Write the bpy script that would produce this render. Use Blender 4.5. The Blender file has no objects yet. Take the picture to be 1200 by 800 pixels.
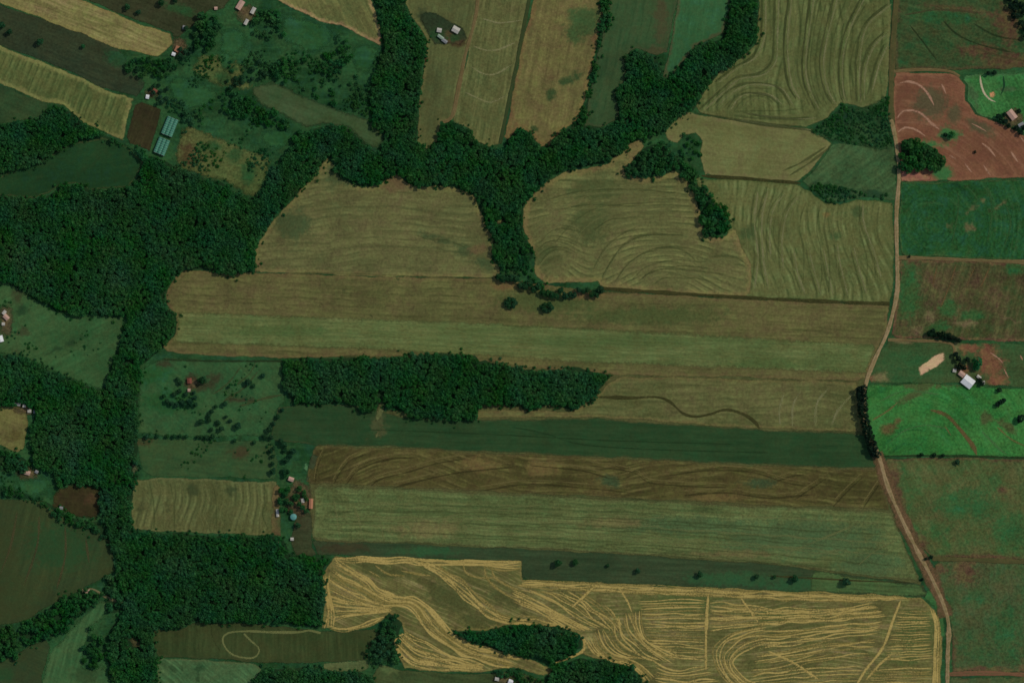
import bpy, math, random
import numpy as np
from mathutils import Vector
from mathutils.geometry import delaunay_2d_cdt

# ------------------------------------------------------------------ camera, sky, sun, exposure
SC = bpy.context.scene
COL = SC.collection
random.seed(7)
RNG = np.random.default_rng(11)
CAM_H = 5000.0
cam_d = bpy.data.cameras.new('camera')
cam_d.sensor_width = 36.0
cam_d.lens = 36.0 * CAM_H / 1200.0            # 1200 m across: one metre for each pixel of the photograph
cam_d.clip_start = 10.0
cam_d.clip_end = 60000.0
cam = bpy.data.objects.new('camera', cam_d)
cam.location = (0, 0, CAM_H - 5)
COL.objects.link(cam)
SC.camera = cam

SUN_EL, SUN_T = math.radians(47), math.radians(32)     # sun stands east-north-east: shadows fall to the west-south-west
w = bpy.data.worlds.new('World'); SC.world = w; w.use_nodes = True
nt = w.node_tree
bg = nt.nodes['Background']
sky = nt.nodes.new('ShaderNodeTexSky'); sky.sky_type = 'NISHITA'; sky.sun_disc = False
sky.sun_elevation = SUN_EL; sky.sun_rotation = math.radians(90) - SUN_T
nt.links.new(sky.outputs[0], bg.inputs[0]); bg.inputs[1].default_value = 0.10
sd = bpy.data.lights.new('sun', 'SUN'); sd.energy = 2.1; sd.angle = math.radians(0.53); sd.color = (1.0, 0.95, 0.87)
so = bpy.data.objects.new('sun', sd); COL.objects.link(so)
sdir = Vector((-math.cos(SUN_EL) * math.cos(SUN_T), -math.cos(SUN_EL) * math.sin(SUN_T), -math.sin(SUN_EL)))
so.rotation_euler = sdir.to_track_quat('-Z', 'Y').to_euler(); so.location = (600, 400, 900)
SC.view_settings.view_transform = 'Standard'; SC.view_settings.look = 'None'
SC.view_settings.exposure = -0.25; SC.view_settings.gamma = 1.0
SC.render.engine = 'CYCLES'
SC.cycles.max_bounces = 4; SC.cycles.diffuse_bounces = 2; SC.cycles.transmission_bounces = 2; SC.cycles.use_denoising = True; SC.cycles.filter_width = 1.6

# ------------------------------------------------------------------ helpers
KA = 0.62      # light reaching level ground: seen value / base colour
def C(r, g, b, k=1.0):
    f = lambda v: ((v / 255 + .055) / 1.055) ** 2.4 if v > 10 else v / 255 / 12.92
    if r < 130 and abs(r - g) < 24 and r > .8 * g: r, g, b = r * .92, g * .955, b * .85     # dry stubble tones
    elif g > 1.3 * r: r, g, b = r * .98, g * 1.0, b * .92                                        # living green
    return tuple(min(.85, f(v) / KA * k) for v in (r, g, b)) + (1.0,)
def wx(px): return px - 600.0
def wy(py): return 400.0 - py

CREEKS = [[(455, -60), (465, 60), (462, 150), (500, 190), (590, 195), (660, 180), (740, 130), (820, 80), (870, 20), (875, -60)],
          [(590, 195), (595, 260), (600, 300)], [(590, 195), (430, 190), (340, 200), (260, 270), (180, 340), (140, 420), (135, 560), (140, 660), (150, 860)],
          [(-60, 260), (100, 300), (180, 340)], [(150, 660), (90, 710), (-50, 770)]]
def H(x, y):
    """height of the terrain in metres: gentle rolls, valleys along the wooded creeks"""
    x = np.asarray(x, float); y = np.asarray(y, float)
    d2 = np.full(x.shape, 1e12)
    for line in CREEKS:
        for (a, b), (c, d) in zip(line[:-1], line[1:]):
            ax, ay, bx_, by_ = wx(a), wy(b), wx(c), wy(d)
            ux, uy = bx_ - ax, by_ - ay
            t = np.clip(((x - ax) * ux + (y - ay) * uy) / (ux * ux + uy * uy), 0, 1)
            d2 = np.minimum(d2, (x - ax - t * ux) ** 2 + (y - ay - t * uy) ** 2)
    fade = np.exp(-(np.maximum(0, np.abs(x) - 700) / 400) ** 2 - (np.maximum(0, np.abs(y) - 500) / 400) ** 2)
    return (-10 * np.exp(-d2 / 150 ** 2) + 1.2 * np.sin(x / 170 + .6) * np.cos(y / 140)) * fade
def h1(x, y): return float(H(np.array([x]), np.array([y]))[0])

def tag(o, label=None, cat=None, group=None, kind=None):
    if label: o['label'] = label
    if cat: o['category'] = cat
    if group: o['group'] = group
    if kind: o['kind'] = kind
    return o
def mesh_obj(name, verts, faces, mats, parent=None, loc=None, smooth=False, midx=None):
    me = bpy.data.meshes.new(name)
    me.from_pydata([tuple(v) for v in verts], [], [tuple(f) for f in faces])
    for m in (mats if isinstance(mats, (list, tuple)) else [mats]): me.materials.append(m)
    if midx is not None: me.polygons.foreach_set('material_index', midx)
    if smooth: me.polygons.foreach_set('use_smooth', [True] * len(me.polygons))
    me.update()
    o = bpy.data.objects.new(name, me); COL.objects.link(o)
    if loc is not None: o.location = loc
    if parent is not None: o.parent = parent
    return o
def empty(name, loc, rz=0.0):
    o = bpy.data.objects.new(name, None); o.empty_display_size = 1.0
    o.location = loc; o.rotation_euler = (0, 0, rz); COL.objects.link(o); return o
def inside(poly, X, Y):
    r = np.zeros(X.shape, bool); n = len(poly)
    for i in range(n):
        x1, y1 = poly[i]; x2, y2 = poly[(i + 1) % n]
        if y1 == y2: continue
        c = ((y1 > Y) != (y2 > Y)) & (X < (x2 - x1) * (Y - y1) / (y2 - y1) + x1)
        r ^= c
    return r
def edge_dist(poly, X, Y):
    d = np.full(X.shape, 1e9); n = len(poly)
    for i in range(n):
        ax, ay = poly[i]; bx_, by_ = poly[(i + 1) % n]
        ux, uy = bx_ - ax, by_ - ay; L = ux * ux + uy * uy
        if L < 1e-9: continue
        t = np.clip(((X - ax) * ux + (Y - ay) * uy) / L, 0, 1)
        d = np.minimum(d, np.hypot(X - ax - t * ux, Y - ay - t * uy))
    return d
def rough_poly(poly, step=6.0, jit=0.9, seed=1):
    """walk round the polygon, put a point every few metres and let the edge wander a little"""
    rg = np.random.default_rng(seed); out = []; n = len(poly)
    ph = rg.uniform(0, 6, 4); s = 0
    for i in range(n):
        ax, ay = poly[i]; bx_, by_ = poly[(i + 1) % n]
        L = math.hypot(bx_ - ax, by_ - ay); k = max(1, int(L / step))
        nx, ny = -(by_ - ay) / max(L, 1e-6), (bx_ - ax) / max(L, 1e-6)
        for j in range(k):
            t = j / k; q = s + t * L
            o = jit * (.6 * math.sin(q / 9 + ph[0]) + .5 * math.sin(q / 4.3 + ph[1]) + .7 * math.sin(q / 23 + ph[2])) + rg.normal(0, jit * .25)
            if k == 1: o *= .4
            out.append((ax + t * (bx_ - ax) + nx * o, ay + t * (by_ - ay) + ny * o))
        s += L
    return out
def spline(pts, step=4.0):
    """Catmull-Rom through the traced points"""
    P = [np.array(p, float) for p in pts]
    if len(P) == 2: P = [P[0], (P[0] + P[1]) / 2, P[1]]
    P = [2 * P[0] - P[1]] + P + [2 * P[-1] - P[-2]]
    out = []
    for i in range(1, len(P) - 2):
        p0, p1, p2, p3 = P[i - 1:i + 3]
        k = max(2, int(np.linalg.norm(p2 - p1) / step))
        for j in range(k):
            t = j / k
            out.append(.5 * (2 * p1 + (p2 - p0) * t + (2 * p0 - 5 * p1 + 4 * p2 - p3) * t * t + (3 * p1 - p0 - 3 * p2 + p3) * t ** 3))
    out.append(P[-2]); return np.array(out)

# ------------------------------------------------------------------ materials
class NT:
    def __init__(s, name):
        s.m = bpy.data.materials.new(name); s.m.use_nodes = True; s.t = s.m.node_tree; s.n = s.t.nodes
        s.b = s.n['Principled BSDF']; s.b.inputs['Roughness'].default_value = .95
        s.b.inputs['Specular IOR Level'].default_value = .1
    def link(s, a, b): s.t.links.new(a, b)
    def node(s, ty, **kw):
        n = s.n.new(ty)
        for k, v in kw.items(): setattr(n, k, v)
        return n
    def put(s, sock, v):
        if hasattr(v, 'is_linked') or hasattr(v, 'links'): s.link(v, sock)
        else: sock.default_value = v
    def math(s, op, a, b=0.0, c=None, clamp=False):
        n = s.node('ShaderNodeMath', operation=op, use_clamp=clamp)
        s.put(n.inputs[0], a); s.put(n.inputs[1], b)
        if c is not None: s.put(n.inputs[2], c)
        return n.outputs[0]
    def mix(s, f, a, b, mode='MIX'):
        n = s.node('ShaderNodeMix', data_type='RGBA', blend_type=mode)
        s.put(n.inputs['Factor'], f); s.put(n.inputs[6], a); s.put(n.inputs[7], b); return n.outputs[2]
    def noise(s, vec, scale, detail=2.0, rough=.55, dim='3D'):
        n = s.node('ShaderNodeTexNoise', noise_dimensions=dim)
        n.inputs['Scale'].default_value = scale; n.inputs['Detail'].default_value = detail; n.inputs['Roughness'].default_value = rough
        if vec is not None: s.link(vec, n.inputs['Vector'])
        return n.outputs[0]
    def ramp01(s, v, lo, hi):
        n = s.node('ShaderNodeMapRange', interpolation_type='SMOOTHSTEP')
        s.put(n.inputs[0], v); n.inputs[1].default_value = lo; n.inputs[2].default_value = hi; return n.outputs[0]
    def attr(s, name):
        n = s.node('ShaderNodeAttribute'); n.attribute_name = name; return n.outputs['Fac']
    def obj(s): return s.node('ShaderNodeTexCoord').outputs['Object']
    def geo(s): return s.node('ShaderNodeNewGeometry').outputs['Position']

def field_mat(name, a, b, c=None, d=None, edge=None, edge_w=6, light=None, dark=None, period=9.0, lines=.5, streak=.5, grain=.5, big=.012, bump=.25, off=0.0, hue=.14, fade=1.6):
    """farmland: patchy ground colour, streaks and worked lines that follow the contour, a headland, weedy spots and grain"""
    M = NT(name); P = M.geo()
    sh = M.node('ShaderNodeVectorMath', operation='ADD'); M.link(P, sh.inputs[0]); sh.inputs[1].default_value = (off * 131, off * 77, 0); P = sh.outputs[0]
    n1 = M.noise(P, big, 4, .6); n2 = M.noise(P, .055, 4, .65)
    f = M.math('ADD', M.math('MULTIPLY', n1, .65), M.math('MULTIPLY', n2, .35))
    col = M.mix(M.ramp01(f, .38, .62), a, b)
    ph = M.attr('phase')
    sx = M.node('ShaderNodeSeparateXYZ'); M.link(P, sx.inputs[0])
    def follow(across, along):
        cv = M.node('ShaderNodeCombineXYZ'); M.link(M.math('MULTIPLY', ph, across), cv.inputs[0])
        M.link(M.math('MULTIPLY', sx.outputs[0], along), cv.inputs[1]); M.link(M.math('MULTIPLY', sx.outputs[1], along), cv.inputs[2]); return cv.outputs[0]
    s1 = M.noise(follow(.16, .012), 1.0, 3, .6); s2 = M.noise(follow(.55, .03), 1.0, 2, .6)
    st = M.math('ADD', M.math('MULTIPLY', s1, .6), M.math('MULTIPLY', s2, .4))
    lite = light or tuple(v * 1.45 for v in b[:3]) + (1,); dk = dark or tuple(v * .6 for v in a[:3]) + (1,)
    col = M.mix(M.math('MULTIPLY', M.ramp01(st, .5, .66), .9 * streak), col, lite)
    col = M.mix(M.math('MULTIPLY', M.ramp01(st, .5, .34), .9 * streak), col, dk)
    if lines > 0:
        wob = M.noise(P, .02, 2, .5)
        fr = M.math('FRACT', M.math('ADD', M.math('DIVIDE', ph, period), M.math('MULTIPLY', wob, 1.3)))
        brk = M.ramp01(M.noise(P, .035, 3, .6), .4, .62)
        l1 = M.math('MULTIPLY', M.ramp01(M.math('ABSOLUTE', M.math('SUBTRACT', fr, .4)), .2, .04), brk)
        l2 = M.math('MULTIPLY', M.ramp01(M.math('ABSOLUTE', M.math('SUBTRACT', fr, .75)), .16, .03), brk)
        col = M.mix(M.math('MULTIPLY', l1, lines), col, lite); col = M.mix(M.math('MULTIPLY', l2, lines), col, dk)
    n3 = M.noise(P, .16, 3, .7)
    wob2 = M.math('ADD', M.math('MULTIPLY', M.math('SUBTRACT', n3, .5), 1.5), M.math('MULTIPLY', M.math('SUBTRACT', M.noise(P, .06, 5, .7), .5), 1.6))
    if edge:
        e = M.math('ADD', M.math('DIVIDE', M.attr('edge'), edge_w), wob2)
        col = M.mix(M.math('MULTIPLY', M.ramp01(e, 1.0, .35), .8), col, edge)
    for nm, cc in (('patch', c), ('patch_b', d)):
        if cc:
            v = M.math('ADD', M.attr(nm), M.math('MULTIPLY', wob2, .7))
            col = M.mix(M.math('MULTIPLY', M.ramp01(v, .25, .8), .9), col, cc)
    g1 = M.noise(P, .34, 3, .7); g2 = M.noise(P, 1.3, 2, .6)
    g = M.math('ADD', M.math('MULTIPLY', g1, .6), M.math('MULTIPLY', g2, .4))
    mid = M.noise(P, .035, 5, .7)
    val = M.math('ADD', 1.0, M.math('ADD', M.math('MULTIPLY', M.math('SUBTRACT', g, .5), 4.2 * grain), M.math('MULTIPLY', M.math('SUBTRACT', mid, .5), 1.6 * grain)))
    hsv = M.node('ShaderNodeHueSaturation'); M.link(col, hsv.inputs['Color']); M.link(val, hsv.inputs['Value'])
    # hue wanders a little, as weeds and bare soil come through
    hv = M.math('ADD', .5, M.math('MULTIPLY', M.math('SUBTRACT', M.noise(P, .07, 4, .75), .5), hue)); M.link(hv, hsv.inputs['Hue'])
    M.link(hsv.outputs[0], M.b.inputs['Base Color'])
    if fade:
        M.link(M.ramp01(M.math('ADD', M.math('DIVIDE', M.attr('edge'), fade), M.math('MULTIPLY', M.math('SUBTRACT', M.noise(P, .22, 4, .75), .5), 2.2)), .1, 1.0), M.b.inputs['Alpha'])
    bp = M.node('ShaderNodeBump'); bp.inputs['Strength'].default_value = bump; bp.inputs['Distance'].default_value = .5
    M.link(M.math('ADD', s2, M.math('MULTIPLY', g, .8)), bp.inputs['Height']); M.link(bp.outputs[0], M.b.inputs['Normal'])
    return M.m
def plain_mat(name, a, b, scale=.4, rough=.95, spec=.1, metal=0.0):
    M = NT(name); P = M.geo()
    f = M.math('ADD', M.math('MULTIPLY', M.noise(P, scale, 4, .65), .6), M.math('MULTIPLY', M.noise(P, scale * .12, 3, .6), .4))
    col = M.mix(M.ramp01(f, .36, .64), a, b)
    M.link(col, M.b.inputs['Base Color']); M.b.inputs['Roughness'].default_value = rough
    M.b.inputs['Specular IOR Level'].default_value = spec; M.b.inputs['Metallic'].default_value = metal
    return M.m
def line_mat(name, a, b, cover=.75, loose=1.6):
    """loose straw, tilth or grass along a worked line: thin and broken at its sides"""
    m = plain_mat(name, a, b, .5); M = NT.__new__(NT); M.m = m; M.t = m.node_tree; M.n = M.t.nodes; M.b = M.n['Principled BSDF']
    P = M.geo(); v = M.math('ADD', M.attr('soft'), M.math('ADD', M.math('MULTIPLY', M.math('SUBTRACT', M.noise(P, .5, 4, .75), .5), loose), M.math('MULTIPLY', M.math('SUBTRACT', M.noise(P, .04, 2, .6), .5), 1.6)))
    M.link(M.math('MULTIPLY', M.ramp01(v, .15, .95), cover), M.b.inputs['Alpha'])
    return m
def leaf_mat(name, cols):
    M = NT(name); P = M.geo()
    ri = M.node('ShaderNodeObjectInfo').outputs['Random']
    t = M.math('FRACT', M.math('ADD', M.attr('tint'), ri))
    t = M.math('ADD', M.math('MULTIPLY', t, .6), M.math('MULTIPLY', M.ramp01(M.noise(P, .018, 3, .6), .3, .7), .4))
    r = M.node('ShaderNodeValToRGB'); el = r.color_ramp.elements
    while len(el) < len(cols): el.new(.5)
    for i, c in enumerate(cols): el[i].position = i / (len(cols) - 1); el[i].color = c
    M.link(t, r.inputs[0])
    hs = M.node('ShaderNodeHueSaturation'); M.link(r.outputs[0], hs.inputs['Color'])
    M.link(M.math('ADD', .496, M.math('MULTIPLY', M.math('SUBTRACT', M.noise(P, .03, 4, .7), .5), .16)), hs.inputs['Hue'])
    M.link(M.math('ADD', .98, M.math('MULTIPLY', M.math('SUBTRACT', M.noise(P, .022, 3, .6), .5), -.6)), hs.inputs['Saturation'])
    M.link(M.math('ADD', 1.0, M.math('MULTIPLY', M.math('SUBTRACT', M.noise(P, .04, 4, .7), .5), 1.1)), hs.inputs['Value'])
    r = hs
    M.link(r.outputs[0], M.b.inputs['Base Color']); M.b.inputs['Roughness'].default_value = .7; M.b.inputs['Specular IOR Level'].default_value = .15
    tr = M.node('ShaderNodeBsdfTranslucent'); M.link(r.outputs[0], tr.inputs[0])
    mx = M.node('ShaderNodeMixShader'); mx.inputs[0].default_value = .3
    M.link(M.b.outputs[0], mx.inputs[1]); M.link(tr.outputs[0], mx.inputs[2]); M.link(mx.outputs[0], M.n['Material Output'].inputs[0])
    return M.m

LEAF = leaf_mat('forest_leaf', [(.012, .088, .0185, 1), (.0155, .110, .023, 1), (.021, .130, .0275, 1), (.038, .150, .032, 1)])
LEAF_DARK = leaf_mat('dark_leaf', [(.006, .022, .011, 1), (.008, .032, .014, 1), (.010, .046, .017, 1)])
LEAF_PASTURE = leaf_mat('pasture_leaf', [(.012, .062, .021, 1), (.016, .080, .026, 1), (.024, .10, .032, 1)])
LEAF_BRIGHT = leaf_mat('bright_leaf', [(.016, .115, .030, 1), (.024, .150, .040, 1), (.03, .18, .05, 1)])
BARK = plain_mat('bark', (.06, .045, .03, 1), (.1, .08, .06, 1), 2.0)
FLOOR = plain_mat('forest_floor', C(20, 44, 24), C(32, 52, 28), .15)

# ------------------------------------------------------------------ ground sheet and fields
def axis(half, fine, step):
    core = list(np.arange(-fine, fine + 1, step)); far = [fine + 60, fine + 200, fine + 500, fine + 1200, fine + 3000, half]
    return np.array([-v for v in far[::-1]] + core + far)
def set_attr(me, name, vals):
    a = me.attributes.new(name, 'FLOAT', 'POINT'); a.data.foreach_set('value', np.asarray(vals, np.float32))
GX, GY = axis(16000, 760, 8), axis(16000, 560, 8)
XX, YY = np.meshgrid(GX, GY)
ZZ = H(XX.ravel(), YY.ravel())
nx, ny = len(GX), len(GY)
idx = np.arange(nx * ny).reshape(ny, nx)
quads = np.stack([idx[:-1, :-1], idx[:-1, 1:], idx[1:, 1:], idx[1:, :-1]], -1).reshape(-1, 4)
M_GROUND = field_mat('pasture_ground', C(25, 57, 31), C(42, 74, 41), c=C(82, 86, 50), lines=0, streak=.35, grain=.6, big=.02, fade=0)
g = mesh_obj('ground', np.stack([XX.ravel(), YY.ravel(), ZZ], 1), quads.tolist(), M_GROUND, smooth=True)
set_attr(g.data, 'phase', YY.ravel()); set_attr(g.data, 'patch', np.zeros(nx * ny))
tag(g, 'dark green rough pasture spreading between the fields and woods', None, None, 'structure')

NF = [0]
FIELDS = {}
def field(name, label, poly, mat, layer=1, phase=None, patches=(), patches_b=(), jit=.8, step=6.0, key=None):
    """one parcel of farmland: a sheet that follows the terrain just above the ground; traced in photo pixels (1 px = 1 m)"""
    NF[0] += 1; i = NF[0]
    z0 = .05 + .1 * layer + .003 * (i % 30)
    rp = rough_poly(poly, step, jit, i)
    bp = np.array(rp)
    x0, y0 = bp.min(0); x1, y1 = bp.max(0)
    gx, gy = np.meshgrid(np.arange(x0 + 3, x1, 6.0), np.arange(y0 + 3, y1, 6.0))
    gx = gx.ravel() + RNG.uniform(-.8, .8, gx.size); gy = gy.ravel() + RNG.uniform(-.8, .8, gy.size)
    ok = inside(rp, gx, gy); gx, gy = gx[ok], gy[ok]
    ok = edge_dist(rp, gx, gy) > 2.0; gx, gy = gx[ok], gy[ok]
    pts = [Vector((wx(a), wy(b))) for a, b in rp] + [Vector((wx(a), wy(b))) for a, b in zip(gx, gy)]
    n = len(rp)
    vs, es, fs, *_ = delaunay_2d_cdt(pts, [], [list(range(n))], 1, 1e-4)
    V = np.array([(v.x, v.y) for v in vs])
    Z = H(V[:, 0], V[:, 1]) + z0
    fs = [f if (V[f[1]][0] - V[f[0]][0]) * (V[f[2]][1] - V[f[0]][1]) - (V[f[1]][1] - V[f[0]][1]) * (V[f[2]][0] - V[f[0]][0]) > 0 else f[::-1] for f in fs]
    o = mesh_obj(name, np.column_stack([V, Z]), fs, mat, smooth=True)
    PX, PY = V[:, 0] + 600, 400 - V[:, 1]
    set_attr(o.data, 'phase', phase(PX, PY) if phase else PY)
    set_attr(o.data, 'edge', edge_dist(rp, PX, PY))
    for nm, pl in (('patch', patches), ('patch_b', patches_b)):
        v = np.zeros(len(V))
        for p in pl:
            cx, cy, rx, ry = p[:4]; an = math.radians(p[4]) if len(p) > 4 else 0
            dx, dy = PX - cx, PY - cy
            u, q = dx * math.cos(an) + dy * math.sin(an), -dx * math.sin(an) + dy * math.cos(an)
            v = np.maximum(v, np.exp(-((u / rx) ** 2 + (q / ry) ** 2) * .7))
        set_attr(o.data, nm, v)
    tag(o, label, None, None, 'structure')
    FIELDS[key or name] = (o, z0)
    return o

def rot(deg):            # phase that runs across rows of the given direction (degrees, clockwise on the picture)
    c, s = math.cos(math.radians(deg)), math.sin(math.radians(deg))
    return lambda X, Y: -X * s + Y * c

# colours read from the photograph, turned into base colours
TAN, TAN2 = C(92, 88, 54), C(112, 106, 66)
OLIVE, OLIVE2 = C(78, 82, 48), C(92, 94, 56)
# --- north-west
m_tanNW = field_mat('straw_stubble', C(112, 104, 64), C(126, 112, 72), edge=C(128, 112, 70), light=C(140, 124, 80), lines=.35, period=7, streak=.6, off=1)
field('stubble_field', 'pale straw stubble strip slanting beside the dark fallow strip', [(0, 5), (-40, -10), (-40, -50), (80, -50), (97, 0), (130, 13), (165, 28), (200, 40), (203, 52), (195, 60), (186, 67), (178, 66), (160, 62), (140, 60), (100, 42), (50, 23)], m_tanNW, 2, rot(21))
m_fallow = field_mat('dark_fallow', C(40, 50, 31), C(52, 56, 37), c=C(34, 66, 38), lines=.15, streak=.4, off=2)
field('fallow_field', 'dark brown green fallow strip between two pale stubble strips', [(-40, -10), (0, 5), (50, 22), (100, 40), (140, 58), (158, 80), (172, 98), (160, 114), (120, 103), (70, 80), (0, 53), (-40, 40)], m_fallow, 1, rot(21), [(145, 72, 22, 9, 20), (170, 85, 14, 10)])
m_greenstub = field_mat('greenish_stubble', C(72, 82, 46), C(90, 92, 54), edge=C(124, 116, 72), edge_w=7, light=C(104, 104, 62), lines=.7, period=8, streak=.55, off=3)
field('green_stubble_field', 'greenish stubble strip edged with pale straw above the small dark ploughed plot', [(-40, 36), (0, 53), (70, 80), (120, 103), (158, 116), (152, 135), (144, 165), (100, 145), (75, 125), (50, 120), (0, 98), (-40, 84)], m_greenstub, 2, rot(112))
m_dullgreen = field_mat('dull_grass', C(38, 58, 34), C(48, 66, 38), lines=.1, streak=.3, grain=.4, off=4)
field('grass_field', 'dull green grass wedge below the greenish stubble strip', [(-40, 84), (0, 98), (50, 119), (62, 125), (45, 138), (20, 143), (0, 146), (-40, 145)], m_dullgreen, 1, rot(20))
m_plot = field_mat('dark_soil', C(46, 42, 25), C(56, 49, 30), lines=.25, period=4, streak=.3, grain=.35, off=5)
field('ploughed_plot', 'small dark brown ploughed plot beside the teal greenhouses', [(160, 117), (190, 128), (176, 178), (146, 166)], m_plot, 2, rot(112), jit=.4)
m_brownN = field_mat('brown_fallow', C(46, 50, 30), C(57, 57, 38), c=C(40, 66, 36), lines=.15, streak=.4, off=6)
field('brown_fallow_field', 'dark olive brown fallow field above the pale straw strip', [(97, -2), (80, -50), (285, -50), (275, -8), (262, 12), (245, 12), (228, 30), (212, 44), (203, 45), (200, 39), (165, 27), (130, 12)], m_brownN, 1, rot(21), [(212, 12, 20, 6, 15)])
m_scrub = field_mat('dry_scrub_grass', C(70, 80, 44), C(88, 88, 52), c=C(40, 68, 36), d=C(72, 56, 36), lines=.1, streak=.25, grain=.8, off=7, fade=6)
field('scrub_clearing', 'pale dry scrub clearing among trees by the farmyard', [(222, 84), (236, 62), (258, 63), (264, 80), (276, 68), (292, 80), (280, 92), (300, 100), (290, 108), (268, 102), (252, 103), (238, 93)], m_scrub, 1, None, [(262, 92, 9, 7), (272, 82, 7, 5)])
m_lawn = field_mat('lush_pasture', C(32, 68, 38), C(40, 76, 43), lines=.1, streak=.3, grain=.4, off=8, fade=7)
field('lush_pasture', 'smooth lush green paddock right of the dense grove', [(258, 32), (284, 30), (293, 48), (286, 62), (270, 68), (252, 64)], m_lawn, 1)
field('lush_pasture', 'lush green paddock under the pale slanting stubble tip', [(330, 16), (352, 18), (396, 33), (392, 48), (378, 62), (362, 65), (345, 56), (328, 48)], m_lawn, 1)
field('lush_pasture', 'small lush paddock left of the central gallery wood', [(412, 52), (430, 48), (446, 55), (440, 80), (430, 90), (418, 88), (410, 72)], m_lawn, 1)
field('lush_pasture', 'lush green meadow below the farm grove', [(205, 86), (235, 95), (258, 108), (262, 118), (240, 128), (215, 132), (200, 118), (196, 98)], m_lawn, 1)
field('lush_pasture', 'narrow green meadow beside the valley wood', [(305, 150), (332, 148), (352, 153), (338, 172), (322, 178), (302, 168)], m_lawn, 1)
m_oliveg = field_mat('olive_pasture', C(50, 68, 38), C(60, 76, 44), edge=C(46, 60, 36), lines=.1, streak=.3, grain=.35, off=9, fade=5)
field('olive_pasture', 'olive pasture strip running down to the valley wood', [(288, 102), (320, 94), (352, 108), (404, 130), (440, 140), (455, 163), (442, 178), (424, 168), (408, 152), (380, 146), (358, 152), (330, 136), (305, 126)], m_oliveg, 1, rot(22))
field('scrub_clearing', 'olive dry scrub field with a brown spot beside the greenhouses', [(212, 150), (225, 146), (240, 153), (290, 172), (320, 184), (312, 212), (300, 231), (285, 229), (262, 214), (235, 209), (206, 196), (205, 176)], m_scrub, 1, rot(20), [(245, 172, 14, 7), (275, 182, 9, 9), (290, 205, 9, 12)], [(220, 180, 10, 14)])
m_tanN = field_mat('olive_stubble', C(92, 92, 56), C(108, 100, 62), edge=C(138, 112, 74), edge_w=6, light=C(122, 112, 70), lines=.35, streak=.55, off=10)
field('stubble_field', 'olive stubble field ending in a point at the gallery wood', [(318, -50), (425, -50), (436, 2), (442, 20), (448, 45), (447, 54), (420, 41), (400, 31), (380, 28), (350, 14), (325, 0)], m_tanN, 2, rot(62))
m_woodfield = field_mat('dark_meadow', C(26, 54, 28), C(34, 60, 32), edge=C(62, 70, 42), edge_w=3, lines=.1, streak=.2, grain=.3, off=11)
field('dark_meadow', 'dark green meadow enclosed by the western wood', [(-40, 205), (0, 205), (40, 190), (90, 166), (120, 160), (150, 172), (168, 190), (160, 206), (150, 220), (105, 223), (88, 216), (70, 218), (56, 226), (40, 233), (0, 228), (-40, 224)], m_woodfield, 1, rot(-8))
# --- north centre
m_n9 = field_mat('grey_olive_stubble', C(76, 78, 48), C(88, 88, 54), edge=C(104, 98, 62), edge_w=5, lines=.2, streak=.35, grain=.4, c=C(66, 46, 30), d=C(44, 54, 36), off=12)
field('stubble_field', 'grey olive stubble field with a farmyard beside the gallery wood', [(474, -50), (566, -50), (560, 0), (556, 25), (546, 60), (538, 100), (530, 140), (517, 143), (513, 165), (501, 174), (488, 166), (491, 110), (498, 70), (500, 46), (486, 25), (474, 5)], m_n9, 1, rot(97), [(492, 66, 7, 16), (537, 50, 11, 5)], [(503, 24, 16, 8, 30), (520, 38, 14, 12, 30)])
m_n10 = field_mat('lined_stubble', C(84, 86, 52), C(98, 94, 58), edge=C(106, 100, 64), edge_w=4, light=C(116, 110, 70), lines=.4, streak=.6, off=13)
field('farm_plot', 'dark olive plot around the sheds of the cream roofed farm', [(486, 17), (498, 12), (512, 15), (528, 24), (544, 33), (548, 44), (540, 53), (508, 53), (502, 42), (495, 30)], field_mat('dark_plot', C(44, 54, 35), C(56, 60, 40), c=C(78, 60, 42), d=C(40, 62, 34), lines=0, streak=.2, grain=.6, off=67, fade=2.5), 2, None, [(536, 50, 10, 4), (526, 42, 6, 6)], [(512, 40, 8, 8), (534, 44, 7, 4)], jit=.8)
field('stubble_field', 'olive stubble strip crossed by thin pale curved lines', [(566, -50), (626, -50), (621, 0), (609, 52), (597, 110), (586, 171), (572, 172), (556, 165), (550, 152), (538, 146), (520, 142), (531, 138), (539, 100), (548, 58), (558, 20)], m_n10, 2, rot(99), key='n10')
m_n11 = field_mat('brown_stubble', C(92, 84, 52), C(108, 96, 60), edge=C(112, 90, 58), edge_w=7, c=C(54, 74, 41), d=C(44, 62, 34), lines=.15, streak=.45, off=14)
field('stubble_field', 'brown stubble field with a round green weedy blot', [(628, -50), (716, -50), (712, 0), (700, 50), (690, 100), (683, 127), (675, 144), (656, 156), (645, 171), (632, 173), (622, 156), (606, 150), (588, 174), (600, 110), (612, 52), (624, 0)], m_n11, 1, rot(100), [(684, 26, 19, 18), (672, 40, 9, 12)], [(665, 94, 13, 5, -15), (646, 112, 7, 6), (677, 88, 6, 5), (626, 152, 5, 4)])
m_n12 = field_mat('dark_crop', C(44, 64, 38), C(54, 74, 44), edge=C(62, 70, 46), edge_w=5, c=C(70, 66, 44), light=C(66, 74, 48), lines=.35, period=10, streak=.35, grain=.3, off=15)
field('crop_field', 'dark green crop field bounded by a hedge strip and a path', [(716, -50), (800, -50), (795, 0), (787, 30), (783, 62), (770, 66), (748, 58), (740, 60), (733, 70), (735, 94), (723, 106), (727, 138), (705, 150), (684, 149), (690, 112), (700, 66), (712, 10)], m_n12, 1, rot(102), [(770, 60, 12, 6), (775, 20, 8, 30)])
m_n13 = field_mat('green_crop', C(42, 78, 46), C(50, 86, 52), edge=C(76, 70, 48), edge_w=5, lines=.25, streak=.3, grain=.3, off=16)
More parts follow.
